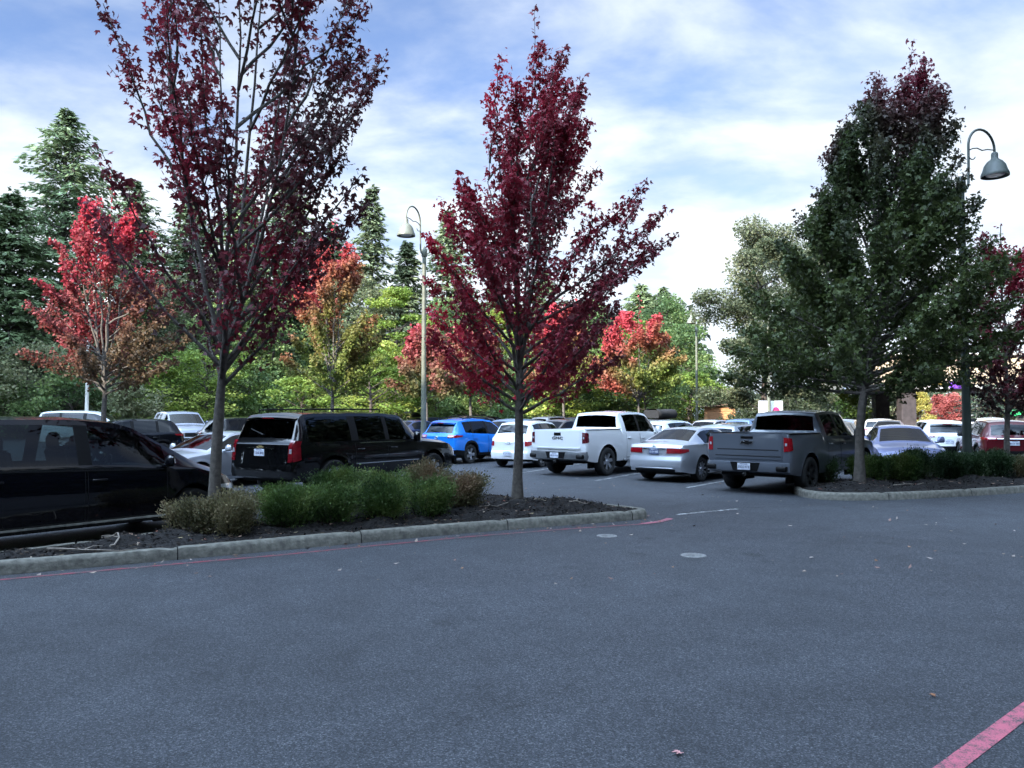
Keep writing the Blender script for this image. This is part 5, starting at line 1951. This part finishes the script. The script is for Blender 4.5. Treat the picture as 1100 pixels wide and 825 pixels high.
YG = [(0, (.09, .15, .028)), (.5, (.18, .25, .045)), (1, (.32, .36, .075))]
GR = [(0, (.055, .095, .035)), (.5, (.11, .17, .055)), (1, (.19, .25, .08))]
OL = [(0, (.08, .095, .045)), (.5, (.15, .165, .08)), (1, (.25, .25, .13))]
RB = [(0, (.10, .10, .04)), (.5, (.20, .10, .05)), (1, (.34, .09, .06))]
GG = [(0, (.05, .065, .032)), (.5, (.095, .112, .058)), (1, (.17, .18, .10))]
BT = [  # px, top y, Y, radius, z_lo, n, stops, label, shape, layers
    (148, 318, 73, 4.4, .8, 6000, GR, 'tall mid green tree between the scarlet maple and the burgundy one'),
    (196, 300, 76, 4.4, .8, 6000, OL, 'tall olive tree right behind the burgundy maple trunk'),
    (248, 318, 72, 4.2, .8, 6000, GR, 'tall green tree right of the burgundy maple trunk'),
    (296, 300, 76, 4.4, .8, 6000, GR, 'tall green tree just left of the red and green maple'),
    (384, 300, 74, 4.4, .8, 6500, OL, 'tall olive tree right of the red and green maple'),
    (424, 312, 72, 4.2, .8, 6500, YG, 'tall yellow-green tree left of the pale lamp pole'),
    (490, 318, 74, 4.4, .8, 6000, GR, 'tall green tree right of the pale lamp pole'),
    (548, 330, 72, 4.4, .8, 6000, YG, 'tall yellow-green tree right behind the crimson maple trunk'),
    (628, 338, 74, 4.2, .8, 6000, GR, 'tall green tree between the two red topped maples'),
    (675, 345, 73, 4.2, .8, 6000, YG, 'tall yellow-green tree under the red topped maple'),
    (715, 322, 78, 4.2, .8, 6000, GR, 'tall rounded green tree before the rightmost fir'),
    (222, 372, 63, 4.6, .8, 5200, YG, 'yellow-green spreading tree right of the burgundy maple trunk'),
    (172, 395, 62, 3.6, .5, 3200, YG, 'lime understorey tree behind the grey pickup facing us'),
    (268, 392, 66, 3.6, .5, 3600, GR, 'mid green tree behind the rear of the black sport utility'),
    (325, 405, 62, 3.2, .5, 3200, YG, 'yellow-green bush tree under the red and green maple'),
    (398, 368, 58, 3.6, .8, 4600, YG, 'bright lime tree left of the pale lamp post'),
    (430, 392, 64, 3.6, .5, 3600, YG, 'second lime tree, lower, by the pale lamp post foot'),
    (470, 388, 66, 3.8, .5, 3800, GR, 'green tree above the blue car'),
    (528, 396, 64, 4.0, .5, 3800, GR, 'green tree above the white retro hatchback'),
    (590, 372, 64, 4.2, .6, 4200, GR, 'green tree behind the crimson maple, over the white pickup bed'),
    (612, 398, 60, 3.2, .4, 3000, YG, 'yellow-green low tree left of the white pickup cab'),
    (655, 385, 62, 3.4, .4, 3400, YG, 'yellow-green tree above the white pickup cab'),
    (692, 392, 60, 3.2, .4, 3000, GR, 'green undergrowth tree above the rooftop cargo'),
    (728, 352, 72, 4.4, .6, 4600, GR, 'rounded green tree at the right end of the wood'),
    (742, 402, 66, 3.4, .4, 3400, YG, 'bright yellow-green tree at the foot of the distant lamp'),
    (30, 372, 60, 4.6, .4, 4600, OL, 'olive tree below the firs at the left edge'),
    (78, 398, 58, 3.6, .4, 3400, GR, 'low green tree left of the scarlet maple trunk'),
    (138, 412, 56, 2.6, .3, 2400, OL, 'olive shrub tree right of the scarlet maple trunk'),
    (-20, 395, 58, 4.4, .4, 3600, GR, 'green thicket tree at the very left edge'),
    (818, 240, 50, 4.0, .9, 30000, GG, 'tall grey-green tree left of the dark green maple'),
    (850, 262, 56, 4.2, .9, 20000, GG, 'grey-green tree close behind the dark green maple'),
    (765, 408, 76, 3.0, .3, 2200, OL, 'small olive tree behind the timber hut'),
    (868, 418, 58, 2.4, .3, 2200, YG, 'pale green small tree under the dark green maple'),
    (905, 424, 66, 2.6, .3, 2000, YG, 'small yellow-green tree seen right of the grey pickup'),
    (940, 420, 70, 3.0, .3, 2400, GG, 'light grey-green tree under the right maple limbs'),
    (962, 424, 88, 2.6, .3, 2000, OL, 'olive tree left of the shelter column'),
    (1088, 432, 66, 2.2, .3, 1800, [(0, (.3, .2, .05)), (1, (.5, .32, .08))], 'golden small tree at the right edge'),
]
for i, (px, py, Y, Rc, zlo, n, stops, lab) in enumerate(BT):
    p = at(px, py, Y)
    broad_tree(lab, (p.x, Y, 0), p.z, Rc, zlo, n, stops, 300 + i, leaf=.20 + .0022 * Y if n < 8000 else .24, group='leafy trees around the car park', layers=stops is YG)
for i, (px, py, Y, stops, lab) in enumerate([
    (975, 425, 90, [(0, (.30, .07, .06)), (1, (.42, .12, .09))], 'coral red small tree seen through the shelter, left'),
    (988, 423, 88, [(0, (.32, .26, .06)), (1, (.44, .38, .10))], 'yellow small tree seen through the shelter'),
    (1008, 427, 92, [(0, (.30, .07, .06)), (1, (.42, .13, .11))], 'coral red rounded tree seen through the shelter, middle'),
    (1024, 424, 90, [(0, (.30, .07, .06)), (1, (.42, .13, .11))], 'coral red tree by the lamp post, seen through the shelter')]):
    p = at(px, py, Y)
    broad_tree(lab, (p.x, Y, 0), p.z, 2.2, .5, 4200, stops, 360 + i, leaf=.26, group='small autumn trees behind the shelter', shape='cone')


def wood_mass():
    """the closed undergrowth and the far wood, which read as one mass"""
    rng = np.random.default_rng(77)
    def mass(name, x0, x1, y0, y1, hfun, n, leaf, stops):
        X = rng.uniform(x0, x1, n); Y = rng.uniform(y0, y1, n)
        Z = rng.uniform(0, 1, n) ** .8 * np.array([hfun(a) for a in X])
        P = np.stack([X, Y, Z], axis=1)
        P[:, 2] += .5 * clumpy(P, 1.8, rng)
        P = P[P[:, 2] > 0]; n2 = len(P)
        D = rng.normal(0, 1, (n2, 3)); D[:, 2] -= .3; D = norm(D)
        S = norm(np.cross(D, rng.normal(0, 1, (n2, 3))))
        V = kites(P, D, S, leaf * rng.uniform(.6, 1.3, n2), .7, .1)
        c = mixcol(stops, .5 + .5 * clumpy(P, 3.0, rng), rng, .35)
        o = quads_object(name, V, 4, LEAFB, None, c); o['kind'] = 'stuff'
    hw = lambda x: 5.2 + 1.2 * math.sin(x * .21) + .8 * math.sin(x * .53 + 1)
    mass('undergrowth', -62, 17, 70, 80, hw, 52000, .38, [(0, (.03, .05, .022)), (.5, (.06, .09, .03)), (1, (.12, .15, .04))])
    mass('far_or_added_wood', -80, 24, 92, 104, lambda x: 13 + 2.5 * math.sin(x * .13) + 1.5 * math.sin(x * .4), 26000, 1.0, [(0, (.022, .035, .022)), (.5, (.035, .052, .03)), (1, (.055, .075, .04))])
    # unseen dark foliage added at both sides, for the cars to reflect
    mass('far_or_added_wood', -66, -50, -16, 58, lambda x: 33 + 2 * math.sin(x), 60000, 1.4, [(0, (.012, .02, .013)), (.5, (.02, .03, .018)), (1, (.03, .042, .024))])
    mass('far_or_added_wood', 42, 56, -16, 52, lambda x: 27 + 2 * math.sin(x), 46000, 1.4, [(0, (.010, .017, .012)), (.5, (.016, .025, .015)), (1, (.025, .035, .02))])
    mass('far_or_added_wood', 20, 190, 150, 170, lambda x: 4.5 + 1.2 * math.sin(x * .1) + (3.0 if x > 40 else 0), 14000, 1.1, [(0, (.04, .06, .035)), (.5, (.08, .10, .05)), (1, (.14, .14, .07))])
wood_mass()
# low bank of dry grass along the far edge
vb = MB()
nx = 60
for i in range(nx + 1):
    x = -75 + 95 * i / nx
    for (y, z) in ((64.5, -.01), (66, .5), (68, 1.35), (71, 1.7), (90, 1.7)):
        vb.v.append((x, y + .4 * math.sin(x * .3), z * (1 + .12 * math.sin(x * .5)) * (1 if x < 5 else max(.05, (20 - x) / 15))))
for i in range(nx):
    for j in range(4):
        a = i * 5 + j
        vb.f.append([a, a + 5, a + 6, a + 1]); vb.m.append(0)
struct(vb.build('grass_bank', mat('dry_bank', (.20, .16, .075), .95, noise=.45, scale=1.2, bump=.8, bscale=6), smooth=60))


def dry_grass():
    rng = np.random.default_rng(5)
    n = 9000
    X = rng.uniform(-72, 6, n); Yy = rng.uniform(65, 69, n)
    P = np.stack([X, Yy, np.interp(Yy, [64.5, 66, 68, 71], [0, .5, 1.35, 1.7])], axis=1)
    D = rng.normal(0, .3, (n, 3)); D[:, 2] = 1; D = norm(D)
    S = norm(np.cross(D, rng.normal(0, 1, (n, 3))))
    V = kites(P, D, S, .5 * rng.uniform(.5, 1.3, n), .22, .05)
    c = np.array([(.30, .23, .11), (.22, .19, .08), (.14, .15, .05)])[rng.integers(0, 3, n)] * rng.uniform(.7, 1.2, (n, 1))
    o = quads_object('dry_grass', V, 4, LEAFB, None, c); o['kind'] = 'stuff'
dry_grass()
# ------------------------------------------------------------------ parked vehicles
BLK = paint('black_paint', (.0014, .0015, .002), 0, .3)
BLKB = paint('blue_black_paint', (.0014, .0018, .0042), 0, .3)
BLUE = paint('bright_blue_paint', (.012, .20, .72), .15, .35)
WHT = paint('white_paint', (.72, .73, .74), 0, .35)
SILV = paint('silver_paint', (.48, .50, .54), .55, .32)
GRYT = paint('slate_grey_paint', (.12, .135, .16), .3, .35)
DGRY = paint('dark_grey_paint', (.05, .053, .058), .3, .35)
NAVY = paint('navy_paint', (.012, .022, .065), .2, .32)
LAV = paint('lavender_silver_paint', (.15, .17, .30), .35, .32)
BLGR = paint('blue_grey_paint', (.17, .21, .29), .4, .33)
REDD = paint('dark_red_paint', (.075, .005, .009), .2, .3)
PLUM = paint('steel_blue_paint', (.10, .16, .27), .3, .33)

TAILGATE = lambda: None


def anchor(kind, key, px, py, heading, ls=1.0):
    sp = SPECS[kind]
    x, y = {'rr': (sp['wb'][1], -sp['W'] / 2 + .02), 'lr': (sp['wb'][1], sp['W'] / 2 - .02), 'rcorner': (-sp['L'] / 2 + .05, -sp['W'] / 2 + .04),
            'front': (sp['L'] / 2, 0), 'fr': (sp['L'] / 2 - .3, -sp['W'] / 2 + .15), 'rear': (-sp['L'] / 2, 0)}[key]
    x *= ls; y *= ls
    g = G(px, py) if py > 0 else Vector(((px - 550) / F_PX * -py, -py, 0))
    h = R(heading)
    return Vector((g.x - x * math.cos(h) + y * math.sin(h), g.y - x * math.sin(h) - y * math.cos(h), 0))


def put(kind, key, px, py, heading, pnt, label, cat='car', ls=1.0, **kw):
    return car(kind, pnt, label, cat, anchor(kind, key, px, py, heading, ls), R(heading), ls=ls, **kw)


beltline = lambda d: (lambda s, x: s.belt_z(x) + d)
# black minivan, nose at the tree
put('minivan', 'fr', 243, -12.35, 53, BLKB, 'black minivan parked nose to the burgundy maple at the left edge', 'minivan', name='minivan',
    side_glass=glass('lightly_tinted_glass', (.30, .36, .36)), glassm=TINT_GLASS, head=CLEARLENS, rims='ten',
    extras=[side_strip('rub_strip', -1.1, 1.25, lambda s, x: .56, .035, BLKB, .02), side_strip('sill_trim', -1.1, 1.2, lambda s, x: .315, .03, CHROME, .008),
            side_strip('window_trim', -2.2, 1.2, beltline(-.012), .02, BLACKP, .01),
            ('amber', lambda s, root, pnt: [(lambda mb: (s.patch(mb, 'sidef', [(.36, .70), (.46, .72), (.50, .80), (.42, .80)], .012, (3, 2), thick=.02, sg=sg), mb.build('indicator_lamp', AMBER, root, 40)))(MB()) for sg in (-1, 1)])])
# black large sport utility
put('large_suv', 'rcorner', 316, -16.5, 57.5, BLK, 'long black sport utility behind the green shrubs, rear towards us', 'suv', name='sport_utility', glassm=glass('rear_privacy_glass', (.05, .06, .07)), side_glass=TINT_GLASS, tails=mat('deep_red_lamp_lens', (.15, .005, .01), .18, coat=1.0, noise=.25, scale=14), rims='six', ls=1.09, zs=.915,
    extras=[plate(.98, PLATEW, None), bowtie(1.10, .22, GOLDE), rear_panel('chrome_strip', [(-.42, 1.06), (.42, 1.06), (.42, 1.085), (-.42, 1.085)], CHROME, .02),
            ('front_bumper', BLK), wiper(), spoiler(.12), roof_rails(-2.2, .1, BLACKP, .66, .07),
            side_strip('window_trim', -.84, .98, beltline(.004), .018, CHROME, .012), side_strip('door_moulding', -1.0, 1.1, lambda s, x: .66, .022, CHROME, .014),
            ('running_board', lambda s, root, pnt: [MB().box((.05, sg * (s.W / 2 - .02), .36), (2.5, .16, .05), bev=.015).build('running_board', BLACKP, root, 40) for sg in (-1, 1)])])
# the row facing away
put('crossover', 'rr', 506, 498, 54, BLUE, 'bright blue compact sport utility in the row facing away', 'suv', name='sport_utility', glassm=TINT_GLASS, side_glass=MID_GLASS,
    extras=[plate(.78, PLATEW), oval_emblem(.97, .15, .1, CHROME), spoiler(.2), wiper(), roof_rails(-1.4, .3, BLACKP)])
put('retro_hatchback', 'rr', 583, 502, 61, WHT, 'white rounded retro hatchback between the blue car and white pickup', 'hatchback', name='hatchback', glassm=TINT_GLASS, side_glass=MID_GLASS, rims='ten',
    extras=[plate(.50, PLATEW, None, .03), oval_emblem(.86, .34, .11, CHROME, kind='wings'), wiper()])
bump = [('bumper', GREYB)]
put('pickup', 'rr', 653, 511, 50, WHT, 'white crew cab pickup with chrome rear bumper, tailgate towards us', 'pickup', name='pickup_truck', glassm=TINT_GLASS, side_glass=MID_GLASS, tails=DARKLENS, rims='six', chrome=False,
    extras=bump + [plate(.63, PLATEW, None, .215), rear_panel('tailgate', [(-.80, .82), (.80, .82), (.80, 1.345), (-.80, 1.345)], None, .012, .03, (10, 5)),
                   lettering('GMC', 1.12, .12, BLACKP, off=.02, sx=1.55),
                   rear_panel('tailgate_handle', [(-.12, 1.20), (.12, 1.20), (.12, 1.29), (-.12, 1.29)], BLACKP, .022, .02, (3, 2)),
                   ('rail_cap', lambda s, root, pnt: [MB().box((-1.92, sg * .945, 1.378), (1.86, .09, .02), bev=.006).build('bed_rail', BLACKP, root, 40) for sg in (-1, 1)]),
                   rear_panel('tailgate_trim', [(-.80, .81), (.80, .81), (.80, .85), (-.80, .85)], WHT, .03, .03, (10, 1)),
                   ('running_board', lambda s, root, pnt: [MB().box((.25, sg * (s.W / 2 - .02), .44), (2.3, .14, .06), bev=.015).build('running_board', GREYB, root, 40) for sg in (-1, 1)])])
put('sedan', 'rr', 755, 517.5, 48, SILV, 'silver sedan between the white and the grey pickups', 'sedan', name='sedan', glassm=CLEAR_GLASS, side_glass=MID_GLASS, rims='ten',
    extras=[plate(.83, PLATED, None, .015), oval_emblem(.965, .11, .09, CHROME, kind='h'),
            rear_panel('lower_grille', [(-.6, .30), (.6, .30), (.62, .36), (-.62, .36)], BLACKP, .012),
            rear_panel('chrome_strip', [(-.36, .89), (.36, .89), (.36, .905), (-.36, .905)], CHROME, .012),
            rear_panel('bumper_strip', [(-.55, .375), (.55, .375), (.55, .39), (-.55, .39)], CHROME, .014), side_strip('window_trim', -1.3, .75, beltline(0), .014, CHROME, .01)])
put('pickup', 'lr', 785, 523.5, 47, GRYT, 'slate grey crew cab pickup with black bow tie badge, nearest of the pickups', 'pickup', name='pickup_truck', glassm=TINT_GLASS, side_glass=MID_GLASS, rims='six', rim_mat=RIMDARK,
    extras=[('bumper', GRYT), plate(.63, PLATEW, None, .215), rear_panel('tailgate', [(-.83, .80), (.83, .80), (.83, 1.35), (-.83, 1.35)], None, .012, .03, (10, 5)),
            rear_panel('tailgate_fold', [(-.74, 1.0), (.74, 1.0), (.76, 1.02), (-.76, 1.02)], SEAM, .0145, .01), rear_panel('tailgate_fold', [(-.8, .86), (.8, .86), (.8, .875), (-.8, .875)], SEAM, .0145, .01),
            bowtie(1.17, .30, BLACKP, CHROME, .03), rear_panel('tailgate_handle', [(-.15, 1.26), (.15, 1.26), (.15, 1.315), (-.15, 1.315)], BLACKP, .02, .02, (3, 2)),
            ('rail_cap', lambda s, root, pnt: [MB().box((-1.92, sg * .945, 1.378), (1.86, .09, .02), bev=.006).build('bed_rail', BLACKP, root, 40) for sg in (-1, 1)])])
# row nose to nose with it
gB = 'cars in the second row'
def rowB(k): return Vector((-11.4 + 2.23 * k, 44.7 - 1.86 * k, 0))
def rowC(m): return Vector((-2.4 + 2.23 * m, 55.5 - 1.86 * m, 0))
def drop(kind, p, heading, pnt, label, cat='car', group=None, detail=1, **kw):
    return car(kind, pnt, label, cat, p, R(heading), group=group, detail=detail, seats=False, **kw)

drop('sedan', rowB(3), 52, NAVY, 'dark blue sedan left of the bright blue car', 'sedan', gB, name='sedan', zs=1.06, detail=2)
drop('crossover', rowB(4), 232, DGRY, 'dark sport utility with roof rails just behind the bright blue car', 'suv', gB, name='sport_utility', extras=[roof_rails(-1.5, .2, BLACKP)], zs=1.04, detail=2)
drop('crossover', rowB(5), 230, PLUM, 'steel blue car facing us between the blue car and the white hatchback', 'car', gB, zs=.98, detail=2)
drop('sedan', rowB(6), 228, DGRY, 'dark grey sedan behind the white hatchback', 'sedan', gB, name='sedan', zs=1.1, detail=2)
drop('crossover', rowB(7), 230, BLK, 'black car hidden behind the white pickup cab', 'car', gB)
drop('crossover', rowB(8) + Vector((-.1, .6, 0)), 50, WHT, 'white sport utility behind the silver sedan, dark rear window towards us', 'suv', gB, name='sport_utility', glassm=TINT_GLASS, zs=.96, detail=2)
drop('crossover', rowB(9) + Vector((-.5, -.2, 0)), 50, SILV, 'silver hatchback between the silver sedan and grey pickup, black rear window', 'hatchback', gB, name='hatchback', glassm=TINT_GLASS, zs=.90, detail=2)
drop('crossover', Vector((10.45, 26.1, 0)), 232, DGRY, 'dark car nose to nose with the slate grey pickup', 'car', gB, zs=.97, detail=2)
drop('sedan', Vector((11.75, 23.4, 0)), 252, LAV, 'lavender silver car facing us behind the right hedge', 'sedan', gB, name='sedan', detail=2, zs=1.02)
# third row
gC = 'cars in the third row'
sv, _ = drop('crossover', rowC(-1.6), 50, BLK, 'black sport utility with its tailgate raised, left of the lamp post', 'suv', gC, name='sport_utility', glassm=TINT_GLASS)
lg = MB()
lg.grid(lambda u, v: (-1.75 - .95 * v, (-1 + 2 * u) * .62 * (1 - .06 * v), 1.70 + .62 * v - .25 * v * v), 8, 8)
lg.grid(lambda u, v: (-1.75 - .95 * (1 - v), (-1 + 2 * u) * .62 * (1 - .06 * (1 - v)), 1.64 + .62 * (1 - v) - .25 * (1 - v) ** 2), 8, 8)
lg.build('raised_tailgate', BLK, sv, 50)
rows = [(-3, 'sedan', 50, SILV, 'silver car in the third row, left of the raised tailgate'), (-.6, 'sedan', 230, WHT, 'white car roof above the bright blue car'),
        (.4, 'crossover', 50, BLK, 'black sport utility in the third row above the blue roof'), (1.4, 'sedan', 230, DGRY, 'dark sedan in the third row left of the white hatchback'),
        (2.4, 'crossover', 50, GRYT, 'grey sport utility in the third row above the white hatchback'), (3.3, 'crossover', 50, BLK, 'black car roof left of the white pickup cab')]
for m_, kind, hd, pn, lab in rows:
    drop(kind, rowC(m_), hd, pn, lab, 'car', gC, zs=1.04)
drop('minivan', rowC(4.2), 50, WHT, 'white van roof seen over the white pickup cab', 'van', gC, name='van', zs=1.12)
cv, cs = drop('crossover', rowC(5.1), 50, DGRY, 'dark car carrying the black rooftop cargo', 'car', gC, name='sport_utility', zs=.95)
drop('crossover', rowC(6.1), 230, SILV, 'silver car in the third row right of the rooftop cargo', 'car', gC, zs=.92)
drop('crossover', rowC(7.0), 50, PLUM, 'blue roofed car left of the grey pickup cab', 'car', gC, zs=.97)
drop('crossover', rowC(8.6) + Vector((.1, 0, 0)), 238, BLGR, 'blue-grey car with dark grille facing us behind the green maple trunk', 'car', gC, name='sport_utility', zs=.95, detail=2)
drop('crossover', Vector((17.9, 32.6, 0)), 74, WHT, 'white sport utility left of the lamp post, back towards us', 'suv', gC, name='sport_utility', glassm=TINT_GLASS, zs=.96, detail=2, extras=[plate(.8, PLATEW), spoiler(.18)])
drop('crossover', Vector((17.75, 28.3, 0)), 72, REDD, 'dark red sport utility behind the slim red maple', 'suv', gC, name='sport_utility', glassm=TINT_GLASS, zs=.98, detail=2, extras=[plate(.86, PLATEW), rear_panel('chrome_strip', [(-.5, 1.0), (.5, 1.0), (.5, 1.03), (-.5, 1.03)], CHROME, .02), rear_panel('chrome_strip', [(-.8, .42), (.8, .42), (.8, .46), (-.8, .46)], CHROME, .02)])
drop('sedan', Vector((22.6, 38.3, 0)), 250, WHT, 'white sedan facing us right of the lamp post', 'sedan', gC, name='sedan')
drop('sedan', Vector((20.8, 42.5, 0)), 240, DGRY, 'dark roofed car left of the white sport utility', 'car', gC, zs=1.04)
drop('crossover', Vector((22.5, 47, 0)), 60, WHT, 'white far car under the right maple limbs', 'car', gC, zs=.95)
drop('crossover', Vector((27.3, 44, 0)), 60, WHT, 'white car roof just above the dark red one', 'car', gC)
drop('sedan', Vector((31.5, 52, 0)), 60, BLK, 'black far car by the right edge', 'car', gC, zs=1.1)
# left of the big sport utility
gL = 'cars on the left'
drop('sedan', Vector((-7.55, 20.0, 0)), 242, SILV, 'pale silver car squeezed between the minivan nose and black sport utility', 'sedan', gL, name='sedan', detail=2, zs=.94)
drop('crossover', Vector((-15.3, 30.0, 0)), 222, BLKB, 'dark blue-black car seen over the minivan hood', 'car', gL, name='sport_utility', detail=2, glassm=TINT_GLASS)
put('pickup', 'front', 214, -38, -48, BLGR, 'blue-grey pickup facing us with a chrome grille', 'pickup', name='pickup_truck', group=gL, ls=1.04, extras=[('front_bumper', CHROME), plate(.62, PLATEW, end='front', off=.08), oval_emblem(.9, .26, .16, CHROME, 'front', off=.05)])
drop('crossover', Vector((-11.6, 34.6, 0)), 50, BLK, 'black car with a red tail lamp beside the trunk of the burgundy maple', 'car', gL, zs=1.03, detail=2)
drop('crossover', Vector((-18.0, 47.5, 0)), 230, GRYT, 'grey car beyond the blue-grey pickup', 'car', gL)
drop('minivan', Vector((-24.2, 44, 0)), 10, WHT, 'white van roof just above the black minivan', 'van', gL, name='van', zs=1.16)

# cargo strapped on the third-row car
cg = MB()
top = 1.60
base = rowC(5.1)
Mx = Matrix.Translation(base) @ Matrix.Rotation(R(50), 4, 'Z')
cg.grid(lambda u, v: Mx @ Vector((-1.25 + 2.1 * u + .06 * math.sin(v * 12), .56 * math.cos(v * 2 * math.pi) * (1.08 + .05 * math.sin(u * 9)) * (1 if .03 < u < .97 else .86), top + .28 + (.27 + .035 * math.sin(u * 7 + v * 5)) * max(-.95, min(.95, 1.25 * math.sin(v * 2 * math.pi))))), 26, 26)
cg.add([Mx @ Vector((x, y, z)) for x in (-1.25, .85) for y, z in ((-.48, top + .03), (.48, top + .03), (.48, top + .5), (-.48, top + .5))], [[3, 2, 1, 0], [4, 5, 6, 7]])
tag(cg.build('cargo_bag', mat('black_canvas', (.008, .008, .009), .85, noise=.3, scale=6, bump=.5, bscale=10), smooth=60), 'bulky black covered load on a car roof, above the silver sedan', 'cargo bag')

# ------------------------------------------------------------------ buildings and small structures far off
WOOD = mat('cedar_boards', (.42, .20, .085), .8, noise=.25, scale=5, bump=.3, bscale=20)
p = at(774, 446, 62)
hut = thing('timber_hut', 'small orange-brown timber hut with a low roof beyond the cars', 'hut', (p.x, 62, 0), R(-18))
mb = MB()
for k in range(12): mb.box((0, 0, .1 + .2 * k + .095), (2.4, 2.2, .19), bev=.02)
mb.build('wall', WOOD, hut, 0)
mb = MB(); mb.add([(-1.5, -1.4, 2.42), (1.5, -1.4, 2.65), (1.5, 1.4, 2.65), (-1.5, 1.4, 2.42), (-1.5, -1.4, 2.52), (1.5, -1.4, 2.77), (1.5, 1.4, 2.77), (-1.5, 1.4, 2.52)], [[3, 2, 1, 0], [4, 5, 6, 7], [0, 1, 5, 4], [1, 2, 6, 5], [2, 3, 7, 6], [3, 0, 4, 7]])
mb.build('roof', mat('hut_roof', (.16, .09, .06), .8, noise=.3), hut, 0)
mb = MB(); mb.box((-.5, -1.13, 1.05), (.9, .05, 1.95)); mb.build('door', mat('hut_door', (.30, .14, .06), .8, noise=.2), hut, 0)

p = at(745, 446, 74)
tr = thing('cargo_trailer', 'white box trailer beside the distant lamp post', 'trailer', (p.x, 74, 0), R(10))
mb = MB(); mb.box((0, 0, 1.55), (3.2, 2.0, 2.1), bev=.12); mb.build('box_body', mat('trailer_white', (.75, .76, .77), .5, noise=.08), tr, 40)
mb = MB(); mb.box((.2, -1.02, 1.6), (.9, .03, .7), bev=.01); mb.build('window', MID_GLASS, tr, 0)
for sg in (-1, 1):
    mb = MB(); mb.lathe([(.0, -.1), (.3, -.1), (.33, 0), (.3, .1), (.0, .1)], 16, 'y', c=(-.2, sg * .95, .33)); mb.build('wheel', RUBBER, tr, 40)
mb = MB(); mb.tube([(1.6, 0, .55), (2.7, 0, .5)], .05, 6); mb.build('hitch', BLACKP, tr, 0)

p = at(828, 446, 46)
sg_ = thing('sign_board', 'white board with a red and purple patch on posts beyond the grey pickup', 'sign', (p.x, 46, 0), R(4))
mb = MB(); mb.box((0, 0, 2.15), (1.5, .06, 1.0), bev=.02); mb.build('panel', mat('sign_white', (.78, .78, .78), .4, noise=.05), sg_, 0)
mb = MB(); mb.lathe([(.0, 0), (.2, 0), (.2, .012), (0, .012)], 20, 'y', c=(.32, -.044, 2.1)); mb.build('red_patch', mat('sign_red', (.5, .03, .12), .5, noise=.2), sg_, 0)
for x in (-.6, .6):
    mb = MB(); mb.box((x, .06, 1.2), (.08, .06, 2.4)); mb.build('post', GREENP2, sg_, 0)
# low pale wall at the right of the hut
p = at(800, 446, 80)
wl = MB()
wl.box((0, 0, 1.2), (8, .25, 2.4), bev=.02); wl.box((0, 0, 2.46), (8.2, .4, .12), bev=.03)
tag(wl.build('garden_wall', mat('pale_render', (.62, .58, .52), .8, noise=.12, scale=1.5), loc=(p.x, 80, 0), smooth=0), 'pale rendered wall right of the timber hut', 'wall')

# drive-through shelter at the right
CREAM = mat('cream_stucco', (.46, .36, .25), .85, noise=.12, scale=1.2, bump=.2, bscale=12)
DKCOL = mat('dark_stone_column', (.045, .035, .035), .85, noise=.4, scale=3, bump=.4, bscale=6)
sh = thing('drive_through_shelter', 'cream fronted drive-through shelter on dark columns behind the right maples', 'shelter', (at(1010, 446, 62).x, 62, 0), R(-3))
mb = MB(); mb.box((0, 2.5, 5.2), (16, 6.5, 2.7), bev=.04); mb.build('fascia', CREAM, sh, 0)
mb = MB(); mb.box((0, 2.5, 6.63), (16.6, 7.1, .16), bev=.03); mb.build('parapet_cap', mat('pale_cap', (.66, .6, .5), .7, noise=.1), sh, 0)
mb = MB(); mb.box((0, -.79, 4.05), (15.9, .06, .32)); mb.build('trim_band', mat('pale_trim', (.7, .66, .62), .7, noise=.08), sh, 0)
for x in (-2.6, 6.8):
    for y in (0.1, 5.0):
        mb = MB(); mb.box((x, y, 1.93), (1.15, 1.0, 3.86), bev=.03); mb.build('column', DKCOL, sh, 0)
mb = MB(); mb.box((1.05, -.85, 4.2), (1.4, .1, .55), bev=.02); mb.build('purple_sign', mat('purple_sign', (.16, .05, .42), .4, noise=.1), sh, 0)
mb = MB(); mb.box((-1.0, -.85, 4.35), (2.3, .1, .26), bev=.02); mb.build('gold_sign', mat('gold_sign', (.6, .42, .12), .4, noise=.1), sh, 0)
p = at(1092, 447, 58)
gs = thing('green_sign', 'small green sign on a post at the right edge', 'sign', (p.x, 58, 0), 0)
mb = MB(); mb.box((0, 0, 1.95), (1.1, .08, .5), bev=.03); mb.build('panel', mat('sign_green', (.04, .42, .14), .4, noise=.05), gs, 0)
mb = MB(); mb.box((0, .06, .95), (.1, .08, 1.9)); mb.build('post', GREENP2, gs, 0)

# ------------------------------------------------------------------ the hotel behind the viewer, whose shade lies over the car park
HB_ = mat('hotel_stucco', (.085, .075, .07), .85, noise=.12, scale=.5)
ht = thing('hotel_building', 'tall dark hotel block standing behind the viewer, shading the car park', 'building', (0, -18, 0))
Hh = HOTEL_H
mb = MB(); mb.box((0, -8, Hh / 2), (190, 16, Hh)); mb.build('wall', HB_, ht, 0)
mb = MB(); mb.box((0, -8, Hh + .3), (191, 17, .6), bev=.1); mb.build('parapet', HB_, ht, 0)
HW = mat('hotel_glass', (.03, .04, .05), .08, noise=.1)
n = 0
for fl in range(int(Hh // 7)):
    for k in range(-7, 7):
        mb = MB(); mb.box((k * 8.0 + 4, .03, 4.2 + 7 * fl), (5.2, .12, 3.6), bev=.03); mb.build('window', HW, ht, 0)
